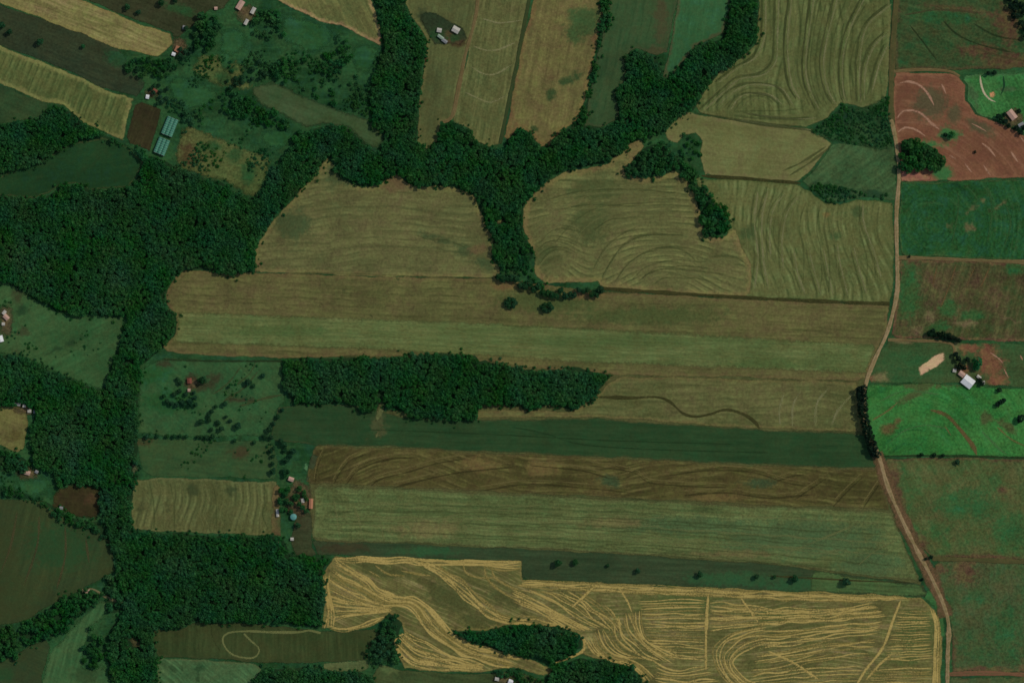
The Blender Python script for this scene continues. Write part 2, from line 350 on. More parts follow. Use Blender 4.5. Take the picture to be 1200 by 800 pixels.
field('crop_field', 'fresh green tapering crop field inside the creek bend', [(801, -50), (860, -50), (856, 10), (848, 40), (835, 47), (816, 54), (798, 76), (784, 94), (777, 92), (781, 70), (787, 40)], m_n13, 1, rot(100))
# --- terraced fields, north-east
bump_ne = lambda X, Y: X + 16 * np.exp(-((X - 905) / 40) ** 2 - ((Y - 110) / 50) ** 2)
m_terr = field_mat('terraced_stubble', C(82, 86, 50), C(94, 96, 58), edge=C(98, 96, 60), edge_w=5, light=C(108, 108, 68), dark=C(58, 64, 34), lines=.75, period=12, streak=.35, off=17)
field('terraced_field', 'olive field ribbed by many curving contour terraces', [(890, -50), (1044, -50), (1044, 20), (1042, 80), (1040, 118), (1024, 124), (1010, 126), (985, 121), (970, 138), (945, 150), (900, 146), (840, 137), (813, 131), (822, 110), (842, 84), (870, 66), (887, 50)], m_terr, 2, bump_ne, key='terr')
m_n15 = field_mat('smooth_stubble', C(98, 96, 58), C(108, 104, 66), edge=C(112, 104, 68), edge_w=7, lines=.1, streak=.25, grain=.35, off=18)
field('stubble_field', 'smooth pale olive stubble field below the terraced field', [(778, 150), (805, 131), (840, 137), (900, 146), (945, 150), (962, 160), (976, 169), (956, 194), (936, 214), (880, 209), (826, 206), (819, 185), (823, 165), (815, 156), (803, 158), (794, 168), (783, 164)], m_n15, 1, rot(5), key='n15')
m_scrubNE = field_mat('green_scrub', C(30, 56, 30), C(42, 68, 38), c=C(24, 48, 28), lines=0, streak=.15, grain=.9, big=.03, off=19, fade=5)
field('scrub_patch', 'dark green scrub hollow under the terraced field', [(945, 158), (956, 145), (972, 138), (986, 121), (1010, 126), (1028, 118), (1040, 105), (1046, 130), (1047, 178), (1020, 176), (990, 168), (968, 166)], m_scrubNE, 3, None, [(985, 140, 14, 10)])
m_15b = field_mat('grey_green_grass', C(52, 74, 44), C(62, 82, 50), c=C(32, 58, 36), lines=.25, period=10, streak=.4, grain=.6, off=20)
field('rough_grass_field', 'grey green rough grass field along the dirt road', [(976, 167), (1047, 172), (1050, 190), (1050, 236), (1010, 232), (985, 237), (968, 236), (948, 220), (940, 213), (958, 193)], m_15b, 2, rot(-35), [(965, 222, 18, 8, 20), (985, 228, 26, 6), (1020, 228, 18, 6)])
m_16 = field_mat('ribbed_stubble', C(86, 88, 52), C(98, 98, 60), edge=C(78, 84, 48), edge_w=4, c=C(66, 78, 46), d=C(112, 90, 56), light=C(112, 112, 72), dark=C(66, 72, 40), lines=.8, period=11, streak=.35, off=21)
ph16 = lambda X, Y: X + 9 * np.sin((Y - 230) / 24.) + (Y - 280) * -.15
field('ribbed_field', 'olive stubble field ribbed with wavy lines beside the dirt road', [(808, 200), (824, 208), (880, 211), (936, 216), (950, 224), (968, 238), (985, 238), (1005, 233), (1046, 238), (1049, 300), (1046, 340), (1042, 356), (960, 353), (870, 348), (862, 300), (850, 268), (844, 250), (834, 234), (820, 220)], m_16, 1, ph16, [(977, 277, 7, 9), (876, 272, 12, 7, -45), (1005, 248, 10, 6)], [(968, 252, 5, 4)], key='f16')
m_17 = field_mat('swirled_stubble', C(90, 88, 54), C(104, 98, 62), edge=C(118, 102, 66), edge_w=9, c=C(74, 78, 46), light=C(116, 110, 70), dark=C(68, 70, 40), lines=.8, period=10, streak=.4, off=22)
ph17 = lambda X, Y: Y + 55 * np.exp(-((X - 775) / 75) ** 2) * np.clip((Y - 220) / 110, 0, 1.2) + 32 * np.exp(-((X - 650) / 28) ** 2) * np.clip((Y - 230) / 70, 0, 1.2)
field('swirled_field', 'tan stubble field with swirling arcs between two wood tongues', [(624, 226), (642, 212), (660, 201), (700, 193), (712, 190), (728, 178), (745, 162), (758, 165), (748, 182), (732, 200), (752, 208), (775, 205), (790, 199), (806, 212), (818, 238), (828, 277), (850, 275), (860, 262), (868, 285), (880, 310), (880, 349), (800, 346), (705, 338), (700, 331), (640, 332), (626, 320), (626, 300), (612, 268), (612, 242)], m_17, 1, ph17, [(690, 262, 22, 26, 0), (640, 300, 20, 12), (700, 222, 30, 14)], key='f17')
m_18 = field_mat('western_stubble', C(86, 84, 52), C(100, 94, 60), edge=C(112, 100, 64), edge_w=7, c=C(64, 74, 46), d=C(96, 78, 54), light=C(108, 102, 66), dark=C(70, 70, 42), lines=.5, period=9, streak=.6, off=23)
ph18 = lambda X, Y: Y + 10 * np.exp(-((X - 440) / 90) ** 2)
field('stubble_field', 'broad tan stubble field tucked into the wood bend', [(383, 184), (391, 192), (400, 210), (425, 220), (445, 215), (465, 203), (478, 213), (492, 217), (530, 218), (553, 226), (566, 252), (579, 280), (577, 302), (592, 318), (580, 325), (500, 326), (380, 322), (299, 320), (299, 290), (312, 268), (330, 245), (352, 222)], m_18, 1, ph18, [(345, 262, 22, 16), (395, 205, 14, 12), (567, 308, 16, 6, 15), (515, 280, 24, 4, 15), (545, 293, 10, 6)], [(462, 216, 16, 9), (560, 292, 10, 7, -10)], key='f18')
field('field_margin', 'olive brown weedy margin between the long strip fields', [(200, 336), (218, 318), (300, 321), (590, 327), (700, 340), (880, 350), (1042, 357), (1036, 394), (1016, 440), (1009, 470), (1014, 506), (1030, 545), (1046, 598), (1062, 640), (1084, 688), (1080, 698), (900, 690), (616, 676), (608, 655), (380, 650), (367, 630), (362, 600), (362, 545), (372, 521), (430, 510), (440, 480), (560, 474), (556, 425), (340, 419), (196, 411), (196, 360)], field_mat('margin_weeds', C(66, 70, 41), C(84, 80, 49), lines=0, streak=.4, grain=.6, off=72, fade=3), -.2, rot(2), jit=1.0)
# --- the long strip across the middle
m_19 = field_mat('brown_olive_stubble', C(85, 81, 49), C(98, 89, 56), edge=C(100, 86, 56), edge_w=6, c=C(72, 78, 44), d=C(108, 86, 56), light=C(104, 96, 60), dark=C(66, 64, 36), lines=.45, period=8, streak=.6, off=24)
field('long_stubble_field', 'long brown olive stubble field reaching from the western wood to the dirt road', [(198, 335), (206, 322), (216, 316), (240, 317), (300, 319), (380, 321), (500, 325), (580, 324), (600, 328), (700, 341), (880, 350), (1042, 357), (1040, 384), (1030, 404), (1024, 420), (1014, 443), (1004, 447), (860, 442), (725, 440), (650, 434), (600, 428), (500, 419), (400, 418), (338, 420), (250, 418), (195, 412), (188, 405), (200, 395), (206, 382), (203, 368), (194, 358), (193, 345)], m_19, 0, rot(2), [(640, 352, 60, 14), (760, 370, 90, 10), (400, 400, 120, 6)], [(592, 335, 16, 5), (690, 345, 24, 5), (640, 412, 60, 5), (1015, 425, 7, 14, 20)], key='f19')
m_19b = field_mat('green_tinged_stubble', C(84, 92, 54), C(97, 100, 61), c=C(76, 88, 50), light=C(110, 112, 72), dark=C(72, 82, 46), lines=.35, period=7, streak=.7, off=25, fade=5)
field('long_parcel', 'narrow green tinged stubble parcel stretching across the middle of the long field', [(205, 363), (600, 378), (1030, 402), (1016, 439), (700, 427), (450, 412), (186, 402), (203, 392), (206, 378)], m_19b, 1, rot(2.2), [(330, 388, 60, 6), (720, 400, 120, 5), (900, 425, 60, 5)], jit=.3, key='f19b')
m_20 = field_mat('tan_stubble', C(84, 84, 50), C(98, 92, 58), edge=C(104, 92, 58), edge_w=5, light=C(110, 104, 66), lines=.45, period=9, streak=.5, off=26)
field('stubble_field', 'tan stubble strip crossed by a winding dark line below the long parcel', [(556, 482), (600, 478), (640, 480), (670, 482), (695, 468), (712, 448), (728, 440), (860, 443), (1004, 447), (1006, 475), (1012, 506), (880, 502), (800, 496), (700, 489), (556, 490)], m_20, 1, lambda X, Y: Y + 8 * np.exp(-((X - 960) / 40) ** 2), key='f20')
m_21 = field_mat('dense_dark_crop', C(36, 58, 32), C(42, 64, 36), edge=C(62, 68, 42), edge_w=2.5, c=C(72, 72, 46), light=C(50, 70, 42), lines=.25, period=9, streak=.35, grain=.25, off=27)
field('crop_field', 'long dark green crop strip below the central wood', [(326, 476), (345, 473), (410, 474), (440, 479), (475, 488), (560, 491), (700, 490), (800, 497), (900, 503), (1014, 508), (1022, 530), (1032, 549), (900, 545), (700, 535), (560, 529), (460, 524), (370, 521), (316, 517), (320, 495)], m_21, 1, rot(2), [(442, 495, 6, 14, 25), (450, 505, 10, 4, -40)], key='f21')
m_22 = field_mat('brown_terraces', C(68, 62, 33), C(84, 74, 42), edge=C(84, 76, 46), edge_w=4, c=C(52, 66, 38), d=C(100, 82, 50), light=C(106, 94, 58), dark=C(52, 48, 26), lines=.6, period=9, streak=.55, off=28)
ph22 = lambda X, Y: Y + 26 * np.exp(-((X - 470) / 70) ** 2) + 10 * np.sin(X / 60.)
field('ploughed_field', 'long dark brown ploughed strip with pale winding lines', [(370, 521), (460, 524), (560, 529), (700, 535), (900, 545), (1032, 549), (1036, 575), (1042, 597), (900, 592), (700, 582), (590, 577), (450, 570), (358, 566), (362, 545)], m_22, 1, ph22, [(716, 564, 13, 7, 15), (890, 566, 20, 5)], [(635, 548, 22, 9), (560, 545, 22, 9), (840, 582, 30, 5)], key='f22')
m_23 = field_mat('pale_green_stubble', C(80, 88, 52), C(92, 98, 60), edge=C(86, 86, 54), edge_w=4, c=C(66, 84, 48), d=C(106, 96, 62), light=C(108, 110, 70), dark=C(66, 76, 44), lines=.5, period=8, streak=.85, grain=.65, off=29)
field('pale_green_field', 'wide pale green stubble strip above the dark grass strip', [(366, 568), (450, 571), (590, 578), (700, 583), (900, 593), (1043, 598), (1058, 635), (1080, 682), (1000, 672), (955, 666), (900, 660), (700, 646), (500, 637), (365, 632), (368, 600)], m_23, 1, rot(2.5), [(940, 630, 90, 22), (1020, 660, 40, 14), (800, 615, 90, 10)], [(720, 612, 40, 6), (500, 620, 40, 10), (860, 648, 60, 4)], key='f23')
m_24 = field_mat('dark_grass_strip', C(44, 58, 36), C(54, 64, 42), c=C(44, 74, 44), d=C(60, 54, 36), lines=.2, period=8, streak=.5, grain=.35, off=30)
field('dark_grass_strip', 'dark grass strip with a few lone trees above the straw field', [(365, 632), (500, 637), (700, 646), (900, 660), (955, 666), (1000, 673), (1080, 683), (1092, 700), (1080, 700), (900, 692), (750, 685), (612, 679), (610, 657), (500, 655), (392, 651), (372, 650)], m_24, 1, rot(2.5), [(860, 678, 60, 8), (960, 685, 80, 8), (500, 645, 40, 5)], [(400, 642, 30, 6)], key='f24')
m_24b = field_mat('light_strip_end', C(60, 80, 45), C(72, 88, 52), lines=.3, period=7, streak=.6, off=71, fade=3)
field('pale_strip_end', 'lighter green end of the dark grass strip towards the road', [(952, 667), (1000, 674), (1078, 684), (1088, 697), (1076, 699), (1000, 696), (948, 693)], m_24b, 2, rot(3), key='f24b')
# --- straw field, south
m_25 = field_mat('cut_straw', C(85, 82, 46), C(104, 95, 56), edge=C(118, 104, 62), edge_w=5, c=C(74, 74, 42), d=C(78, 84, 46), light=C(130, 116, 72), dark=C(76, 76, 44), lines=.4, period=5, streak=.8, off=31)
ph25 = lambda X, Y: np.where(X < 640, Y - .45 * X, Y - .0 * X) + 14 * np.exp(-((X - 960) / 60) ** 2)
field('straw_field', 'harvested field with swirling rows of pale cut straw', [(377, 676), (382, 664), (392, 650), (500, 654), (611, 656), (613, 678), (750, 684), (900, 691), (1080, 699), (1096, 714), (1104, 745), (1101, 850), (762, 850), (752, 800), (742, 776), (700, 772), (682, 766), (684, 752), (676, 742), (660, 734), (600, 731), (570, 739), (545, 738), (528, 738), (560, 754), (600, 764), (648, 782), (644, 792), (600, 782), (560, 788), (500, 785), (474, 783), (462, 758), (472, 742), (470, 728), (456, 718), (446, 728), (420, 737), (400, 738), (376, 736), (380, 705)], m_25, 1, ph25, [(450, 668, 34, 8, 12), (525, 700, 34, 14, 28), (560, 725, 20, 8), (590, 700, 22, 7, 30), (655, 760, 14, 8)], [(800, 705, 50, 12), (1075, 740, 24, 24), (1060, 775, 20, 5), (915, 720, 30, 9)], key='straw')
m_26 = field_mat('olive_brown_crop', C(50, 60, 32), C(60, 66, 37), edge=C(56, 62, 36), edge_w=4, lines=.25, period=10, streak=.4, grain=.3, off=32)
field('fallow_field', 'olive brown field with a pale looping track below the square wood', [(172, 735), (205, 738), (232, 727), (250, 729), (300, 730), (376, 737), (400, 739), (440, 735), (446, 742), (434, 760), (432, 774), (380, 776), (300, 776), (240, 772), (186, 770)], m_26, 0, rot(88), key='f26')
m_27 = field_mat('pale_green_pasture', C(58, 82, 50), C(68, 92, 58), edge=C(80, 90, 58), edge_w=4, c=C(42, 62, 36), lines=.35, period=7, streak=.4, grain=.5, off=33)
field('pale_pasture', 'pale green pasture below the olive brown field', [(184, 769), (240, 772), (300, 777), (308, 784), (296, 802), (292, 850), (180, 850), (184, 800)], m_27, 1, rot(40), [(232, 783, 7, 6), (198, 782, 10, 3, 35), (225, 792, 18, 2, 35)])
field('olive_field', 'olive green field corner below the cut straw', [(445, 778), (470, 783), (560, 789), (600, 785), (640, 796), (640, 850), (440, 850), (436, 790)], field_mat('olive_corner', C(54, 64, 36), C(66, 74, 44), c=C(84, 92, 56), lines=.2, streak=.4, off=34), 0, rot(12), [(460, 782, 14, 6)])
field('pale_verge', 'pale grass edge between the olive brown field and the southern wood', [(300, 775), (380, 775), (432, 773), (434, 782), (425, 787), (385, 786), (372, 781), (320, 780), (302, 783)], field_mat('verge_grass', C(78, 86, 54), C(92, 94, 60), lines=0, streak=.3, off=35), 2, rot(0))
m_29 = field_mat('valley_pasture', C(52, 78, 46), C(62, 88, 52), c=C(46, 66, 38), light=C(72, 98, 60), lines=.3, period=9, streak=.4, grain=.35, off=36, fade=4)
field('valley_pasture', 'pale green valley pasture curving between hedges', [(122, 697), (128, 712), (120, 725), (106, 735), (100, 760), (98, 782), (112, 782), (122, 774), (130, 800), (134, 850), (40, 850), (50, 790), (58, 762), (80, 738), (95, 722)], m_29, 1, rot(105), [(100, 790, 16, 12)])
m_30 = field_mat('olive_crop', C(44, 57, 31), C(54, 62, 35), c=C(38, 62, 34), d=C(53, 60, 34), lines=.2, period=13, streak=.35, grain=.25, off=37)
field('olive_crop_field', 'smooth dark olive crop field ringed by hedges', [(-40, 580), (0, 583), (50, 586), (72, 604), (100, 618), (128, 632), (134, 655), (136, 670), (115, 680), (98, 690), (60, 708), (30, 728), (0, 734), (-40, 736)], m_30, 1, rot(105), [(70, 640, 40, 30)], [(0, 660, 20, 60), (10, 715, 30, 10)], key='olive_crop_field_ring')
field('olive_crop_field', 'olive brown field corner below the hedge tongue', [(20, 765), (34, 755), (54, 748), (58, 758), (50, 790), (44, 850), (-40, 850), (-40, 776)], m_30, 0, rot(20), [(0, 790, 16, 8)])
# --- west
m_32 = field_mat('west_pasture', C(44, 72, 40), C(54, 80, 46), c=C(34, 56, 32), d=C(56, 60, 38), lines=.15, streak=.3, grain=.4, off=38, fade=3)
field('west_pasture', 'green olive pasture with a shallow ditch below the large western wood', [(-40, 322), (0, 326), (14, 334), (30, 342), (55, 358), (75, 366), (146, 371), (142, 395), (130, 438), (119, 458), (92, 448), (62, 434), (40, 425), (16, 416), (-40, 414)], m_32, 1, rot(-25), [(26, 364, 9, 5, -20), (75, 405, 26, 2, -25)], [(20, 348, 6, 9), (26, 388, 9, 5), (18, 412, 12, 3)])
field('stubble_field', 'small tan stubble field beside the western farm', [(-40, 476), (14, 474), (30, 479), (34, 498), (30, 520), (26, 533), (0, 522), (-40, 518)], field_mat('west_stubble', C(96, 90, 54), C(108, 98, 60), lines=.15, streak=.3, c=C(84, 74, 42), off=39), 1, rot(20), [(18, 510, 10, 6)])
field('bare_plot', 'dark brown bare plot at the wood edge', [(66, 572), (90, 566), (117, 570), (117, 600), (112, 611), (92, 608), (72, 600), (56, 592)], field_mat('bare_brown', C(50, 44, 25), C(64, 54, 32), lines=0, streak=.2, grain=.4, c=C(72, 54, 36), off=40, fade=4), 1, None, [(108, 585, 9, 9)])
field('lush_pasture', 'green farm meadow below the western farm', [(10, 562), (40, 558), (62, 556), (64, 566), (54, 580), (40, 584), (16, 578)], m_lawn, 1)
m_35 = field_mat('cattle_pasture', C(42, 72, 42), C(52, 80, 46), c=C(34, 74, 38), d=C(56, 54, 36), lines=.15, streak=.25, grain=.5, off=41, fade=3)
field('cattle_pasture', 'green pasture dotted with small dark trees around a lone house', [(164, 430), (190, 418), (250, 421), (332, 421), (334, 470), (326, 478), (318, 512), (245, 513), (158, 509)], m_35, 1, rot(40), [(200, 470, 30, 14), (180, 440, 20, 12)], [(192, 425, 9, 5), (240, 452, 14, 6), (224, 446, 7, 9), (252, 443, 9, 6), (285, 468, 20, 3)])
m_36 = field_mat('lower_pasture', C(44, 66, 38), C(54, 74, 42), c=C(64, 56, 36), lines=.15, streak=.3, grain=.35, off=42)
field('lower_pasture', 'dull green pasture strip above the ribbed tan field', [(158, 513), (245, 515), (318, 516), (325, 540), (324, 562), (250, 560), (178, 558), (164, 550)], m_36, 0, rot(5), [(168, 518, 14, 5), (282, 530, 10, 8)])
m_37 = field_mat('ribbed_tan', C(82, 84, 50), C(94, 92, 58), edge=C(98, 96, 62), edge_w=4, c=C(60, 66, 40), light=C(106, 104, 66), dark=C(66, 66, 40), lines=.75, period=9, streak=.5, off=43)
field('ribbed_field', 'tan field ribbed with faint upright lines below the pasture strip', [(156, 562), (178, 559), (250, 561), (325, 564), (328, 600), (329, 628), (280, 627), (225, 624), (152, 621), (153, 590)], m_37, 1, lambda X, Y: X + 5 * np.sin(Y / 16.), [(225, 573, 9, 8), (270, 575, 7, 5), (195, 595, 5, 7), (165, 595, 4, 5)], key='f37')
field('farm_strip', 'dull brown tilled ground beside the middle farm', [(348, 600), (366, 596), (367, 640), (372, 650), (345, 650), (340, 630)], field_mat('farm_tilth', C(52, 58, 36), C(60, 60, 40), lines=.1, off=44), 2)
field('sand_track_yard', 'tan bare yard strip along the ribbed field', [(318, 565), (332, 566), (328, 600), (330, 628), (318, 626)], field_mat('yard_sand', C(92, 80, 52), C(106, 88, 58), c=C(72, 80, 48), lines=0, off=45), 2, None, [(328, 612, 4, 9)])
# --- east of the road
m_r1 = field_mat('east_mixed', C(42, 66, 36), C(64, 70, 42), edge=C(74, 62, 42), edge_w=6, c=C(84, 62, 44), d=C(40, 74, 40), lines=.3, period=14, streak=.4, hue=.3, grain=.7, off=46)
field('mixed_field', 'dark green and brown field above the red ploughed field', [(1052, -50), (1250, -50), (1250, 76), (1200, 80), (1100, 84), (1049, 84), (1047, 40)], m_r1, 1, rot(18), [(1180, 30, 14, 22, -20), (1185, 72, 40, 8), (1130, 14, 50, 5, 8), (1150, 60, 30, 7)], [(1110, 20, 40, 8)])
m_red = field_mat('red_soil', C(100, 66, 45), C(114, 75, 51), edge=C(120, 82, 56), edge_w=5, c=C(80, 72, 52), d=C(44, 98, 54), light=C(132, 96, 70), dark=C(82, 56, 38), lines=.25, period=11, streak=.35, grain=.35, off=47, hue=.04)
phred = lambda X, Y: np.hypot((X - 1060) * .9, Y - 260)
field('ploughed_field', 'red brown ploughed field with pale curved lines', [(1047, 85), (1100, 85), (1122, 87), (1132, 100), (1131, 118), (1142, 134), (1165, 142), (1200, 158), (1250, 170), (1250, 210), (1200, 209), (1120, 212), (1054, 213), (1052, 180), (1048, 150), (1046, 120)], m_red, 1, phred, [(1117, 134, 8, 12), (1150, 150, 18, 7, 25), (1090, 122, 20, 20)], [(1112, 158, 13, 8), (1104, 204, 12, 10), (1080, 170, 26, 4)], key='red')
m_garden = field_mat('garden_grass', C(44, 92, 45), C(60, 104, 56), edge=C(60, 92, 56), edge_w=4, c=C(62, 84, 52), lines=.2, streak=.5, grain=.7, hue=.08, off=48)
field('garden_lawn', 'bright green garden lawn with a sandy path and round sand spot', [(1124, 87), (1200, 86), (1250, 84), (1250, 172), (1200, 157), (1170, 143), (1144, 135), (1133, 118), (1133, 100)], m_garden, 2, rot(60), [(1140, 112, 5, 18, -20), (1180, 105, 14, 3)], key='garden')
m_r5 = field_mat('dense_green_crop', C(28, 66, 34), C(36, 76, 40), edge=C(58, 76, 42), edge_w=3, c=C(92, 82, 56), light=C(52, 84, 48), lines=.15, period=12, streak=.6, grain=.8, hue=.22, off=49)
field('crop_field', 'dense green crop field below the red ploughed field', [(1055, 213), (1120, 212), (1200, 210), (1250, 210), (1250, 305), (1200, 306), (1120, 302), (1054, 301), (1053, 250)], m_r5, 1, lambda X, Y: np.hypot(X - 1090, Y - 265), [(1134, 266, 6, 6), (1112, 264, 3, 5), (1145, 240, 14, 2, -35), (1170, 240, 12, 2, -35)], key='r5')
m_r6 = field_mat('patchy_field', C(58, 70, 38), C(82, 68, 46), edge=C(92, 68, 46), edge_w=5, c=C(46, 78, 41), d=C(104, 88, 64), light=C(98, 82, 58), lines=.35, period=12, streak=.45, grain=.75, big=.018, hue=.3, off=50)
field('patchy_field', 'patchy green and brown field above the white roofed farm', [(1053, 303), (1120, 304), (1200, 308), (1250, 309), (1250, 404), (1200, 401), (1150, 399), (1100, 398), (1042, 397), (1048, 370), (1053, 340)], m_r6, 0, rot(105), [(1065, 340, 14, 34), (1112, 362, 14, 9), (1140, 370, 16, 5), (1190, 315, 14, 6), (1100, 383, 14, 6)], [(1090, 372, 7, 7), (1075, 387, 8, 4), (1130, 380, 14, 4), (1185, 375, 20, 2, 20)], key='r6')
m_r7 = field_mat('farm_grass', C(46, 76, 42), C(62, 74, 44), c=C(108, 72, 48), d=C(112, 100, 70), lines=.1, streak=.3, grain=.6, off=51)
field('farm_yard', 'grassy farmyard with red bare earth around the white roofed house', [(1040, 399), (1100, 400), (1150, 401), (1200, 403), (1250, 404), (1250, 455), (1200, 454), (1150, 451), (1090, 449), (1014, 449), (1026, 420)], m_r7, 1, None, [(1158, 422, 15, 20, -30), (1170, 445, 12, 8), (1135, 408, 14, 5), (1128, 432, 8, 6), (1020, 443, 9, 4)], [(1032, 442, 12, 5), (1120, 404, 4, 8), (1060, 400, 16, 2)], key='r7')
field('sandy_plot', 'pale pink sandy plot with ragged edges beside the farmyard', [(1075, 431), (1082, 426), (1094, 417), (1105, 412), (1109, 415), (1107, 423), (1096, 431), (1084, 438), (1077, 441)], field_mat('pink_sand', C(166, 132, 98), C(182, 148, 110), edge=C(150, 130, 90), edge_w=2, lines=.1, streak=.3, grain=.35, off=52), 2, rot(-32), jit=.6)
m_r8 = field_mat('bright_green_pasture', C(42, 92, 41), C(58, 106, 51), edge=C(46, 84, 42), edge_w=3, c=C(72, 76, 46), d=C(92, 74, 48), light=C(58, 108, 60), dark=C(26, 74, 34), lines=.12, period=14, streak=.6, grain=.7, hue=.08, off=53)
field('bright_pasture', 'bright green pasture with brown curved scars beside the double tree row', [(1013, 449), (1090, 449), (1150, 451), (1200, 455), (1250, 457), (1250, 538), (1200, 536), (1100, 534), (1031, 534), (1020, 510), (1014, 480)], m_r8, 2, lambda X, Y: np.hypot(X - 1070, (Y - 560) * .9), [(1070, 462, 22, 5, -30), (1180, 500, 14, 5, 35), (1155, 490, 6, 8), (1090, 452, 60, 3)], [(1040, 502, 9, 6), (1050, 495, 8, 3, -30)], key='r8')
m_r9 = field_mat('brown_green_rough', C(56, 80, 43), C(86, 82, 51), edge=C(82, 66, 46), edge_w=5, c=C(88, 70, 48), d=C(50, 80, 44), lines=.2, period=14, streak=.35, grain=.75, big=.02, hue=.3, off=54)
field('rough_field', 'rough green field mottled brown below the bright pasture', [(1033, 536), (1100, 535), (1200, 537), (1250, 539), (1250, 660), (1200, 656), (1092, 653), (1078, 640), (1060, 606), (1044, 570)], m_r9, 1, rot(60), [(1045, 555, 9, 14), (1052, 580, 6, 20, -20), (1077, 640, 10, 14), (1175, 573, 9, 5), (1150, 653, 40, 3)], [(1130, 590, 40, 20), (1180, 620, 20, 18)])
m_r10 = field_mat('rough_green', C(52, 77, 43), C(78, 79, 51), c=C(90, 70, 49), d=C(48, 78, 44), light=C(70, 80, 56), lines=.25, period=15, streak=.4, grain=.75, big=.02, hue=.3, off=55, fade=3)
field('rough_field', 'rough dull green field with red earth margins along the road bend', [(1093, 655), (1200, 658), (1250, 662), (1250, 792), (1200, 788), (1114, 788), (1114, 740), (1108, 708), (1096, 680)], m_r10, 1, rot(80), [(1100, 665, 12, 6), (1130, 668, 18, 12, 60), (1116, 760, 4, 26), (1150, 785, 50, 5), (1198, 785, 6, 14), (1150, 655, 60, 3)], [(1180, 740, 16, 30), (1100, 702, 7, 6)])
field('rough_field', 'rough green field corner south of the brown path', [(1113, 791), (1200, 791), (1250, 795), (1250, 850), (1112, 850)], m_r10, 1, rot(0))
field('road_verge', 'green verge along the road bend beside the straw field', [(1082, 700), (1086, 690), (1094, 692), (1106, 720), (1108, 760), (1106, 850), (1101, 850), (1104, 760), (1098, 716)], field_mat('verge_green', C(40, 84, 42), C(56, 86, 48), lines=0, c=C(82, 92, 54), off=56), 2)

# ------------------------------------------------------------------ roads, tracks
def strip(name, pts, width, mat, zc, crown=.05, skirt=.5, parent=None, smooth=True, taper=0, vary=.15, seed=0):
    S = spline([(wx(a), wy(b)) for a, b in pts], 4.0)
    T = np.gradient(S, axis=0); T /= np.linalg.norm(T, axis=1)[:, None] + 1e-9
    N = np.column_stack([-T[:, 1], T[:, 0]]); n = len(S)
    rg = np.random.default_rng(seed + n)
    wv = width * (1 + vary * (np.interp(np.arange(n), np.arange(0, n + 4, 3), rg.normal(0, 1, len(np.arange(0, n + 4, 3))))))
    wv = np.maximum(wv, width * .5)
    if taper: wv *= np.clip(np.minimum(np.arange(n), n - 1 - np.arange(n)) / taper + .25, 0, 1)
    base = H(S[:, 0], S[:, 1])
    wv = wv * (1.25 if parent is not None else 1)
    prof = [(-.5, -skirt), (-.34, 0.0), (0, crown), (.34, 0.0), (.5, -skirt)]
    V = np.concatenate([np.column_stack([S + N * (wv * a)[:, None], base + zc + b]) for a, b in prof])
    F = [(k * n + i, (k + 1) * n + i, (k + 1) * n + i + 1, k * n + i + 1) for k in range(4) for i in range(n - 1)]
    F = [f[::-1] for f in F]
    o = mesh_obj(name, V, F, mat, parent, smooth=False); set_attr(o.data, 'soft', np.repeat([0, .75, 1, .75, 0], n)); return o
def road_mat(name, a, b, grass, lo=.2, hi=.6):
    """packed earth with two paler wheel ruts, a weedy middle and ragged sides"""
    m = plain_mat(name, a, b, .35); M = NT.__new__(NT); M.m = m; M.t = m.node_tree; M.n = M.t.nodes; M.b = M.n['Principled BSDF']
    P = M.geo(); u = M.attr('soft'); src = M.b.inputs['Base Color'].links[0].from_socket
    mid = M.math('MULTIPLY', M.ramp01(u, .88, 1.0), M.ramp01(M.noise(P, .12, 4, .7), .42, .6))
    M.link(M.mix(M.math('MULTIPLY', mid, .6), src, grass), M.b.inputs['Base Color'])
    v = M.math('ADD', u, M.math('MULTIPLY', M.math('SUBTRACT', M.noise(P, .25, 4, .75), .5), 1.5))
    M.link(M.ramp01(v, lo, hi), M.b.inputs['Alpha']); return m
M_ROAD = road_mat('road_dirt', C(116, 97, 66), C(138, 116, 82), C(84, 80, 52))
M_ROADP = plain_mat('road_dirt_pale', C(128, 112, 84), C(146, 130, 100), .5)
M_BROWN = road_mat('track_brown', C(98, 78, 52), C(112, 92, 64), C(66, 72, 42))
M_OLIVE = road_mat('track_olive', C(66, 64, 38), C(84, 74, 46), C(66, 72, 42))
road_pts = [(1044, 140), (1048, 158), (1052, 185), (1053, 210), (1050, 255), (1051, 310), (1051, 340), (1045, 370), (1037, 395), (1027, 416), (1016, 443), (1012, 470), (1015, 505), (1029, 534), (1040, 570), (1055, 605), (1074, 644), (1088, 670), (1104, 705), (1111, 732), (1110, 770), (1109, 850)]
tag(strip('road_shoulder', [(1027, 530), (1040, 568), (1055, 604), (1074, 644), (1088, 670), (1102, 702), (1108, 722)], 19, road_mat('shoulder_red', C(92, 70, 48), C(106, 80, 54), C(70, 78, 45), .15, 1.15), .44, .03, .3, vary=.12), 'ragged red brown earth shoulder along the dirt road bend', None, None, 'structure')
r = tag(strip('dirt_road', road_pts, 5.8, M_ROAD, .62, .06), 'winding pale brown dirt road running down past the double tree row', None, None, 'structure')
r = tag(strip('grass_track', [(1054, -50), (1050, 0), (1046, 60), (1044, 110), (1044.5, 142)], 8, M_OLIVE, .6), 'olive brown grassy track along the terraced field', None, None, 'structure')
tag(strip('farm_lane', [(1052, 302), (1090, 303), (1140, 305), (1250, 309)], 5, M_BROWN, .6), 'narrow brown lane branching from the road between two fields', None, None, 'structure')
tag(strip('farm_lane', [(1040, 398), (1070, 399), (1100, 400), (1116, 404), (1118, 414)], 4, M_BROWN, .6), 'short brown lane leading to the white roofed farm', None, None, 'structure')
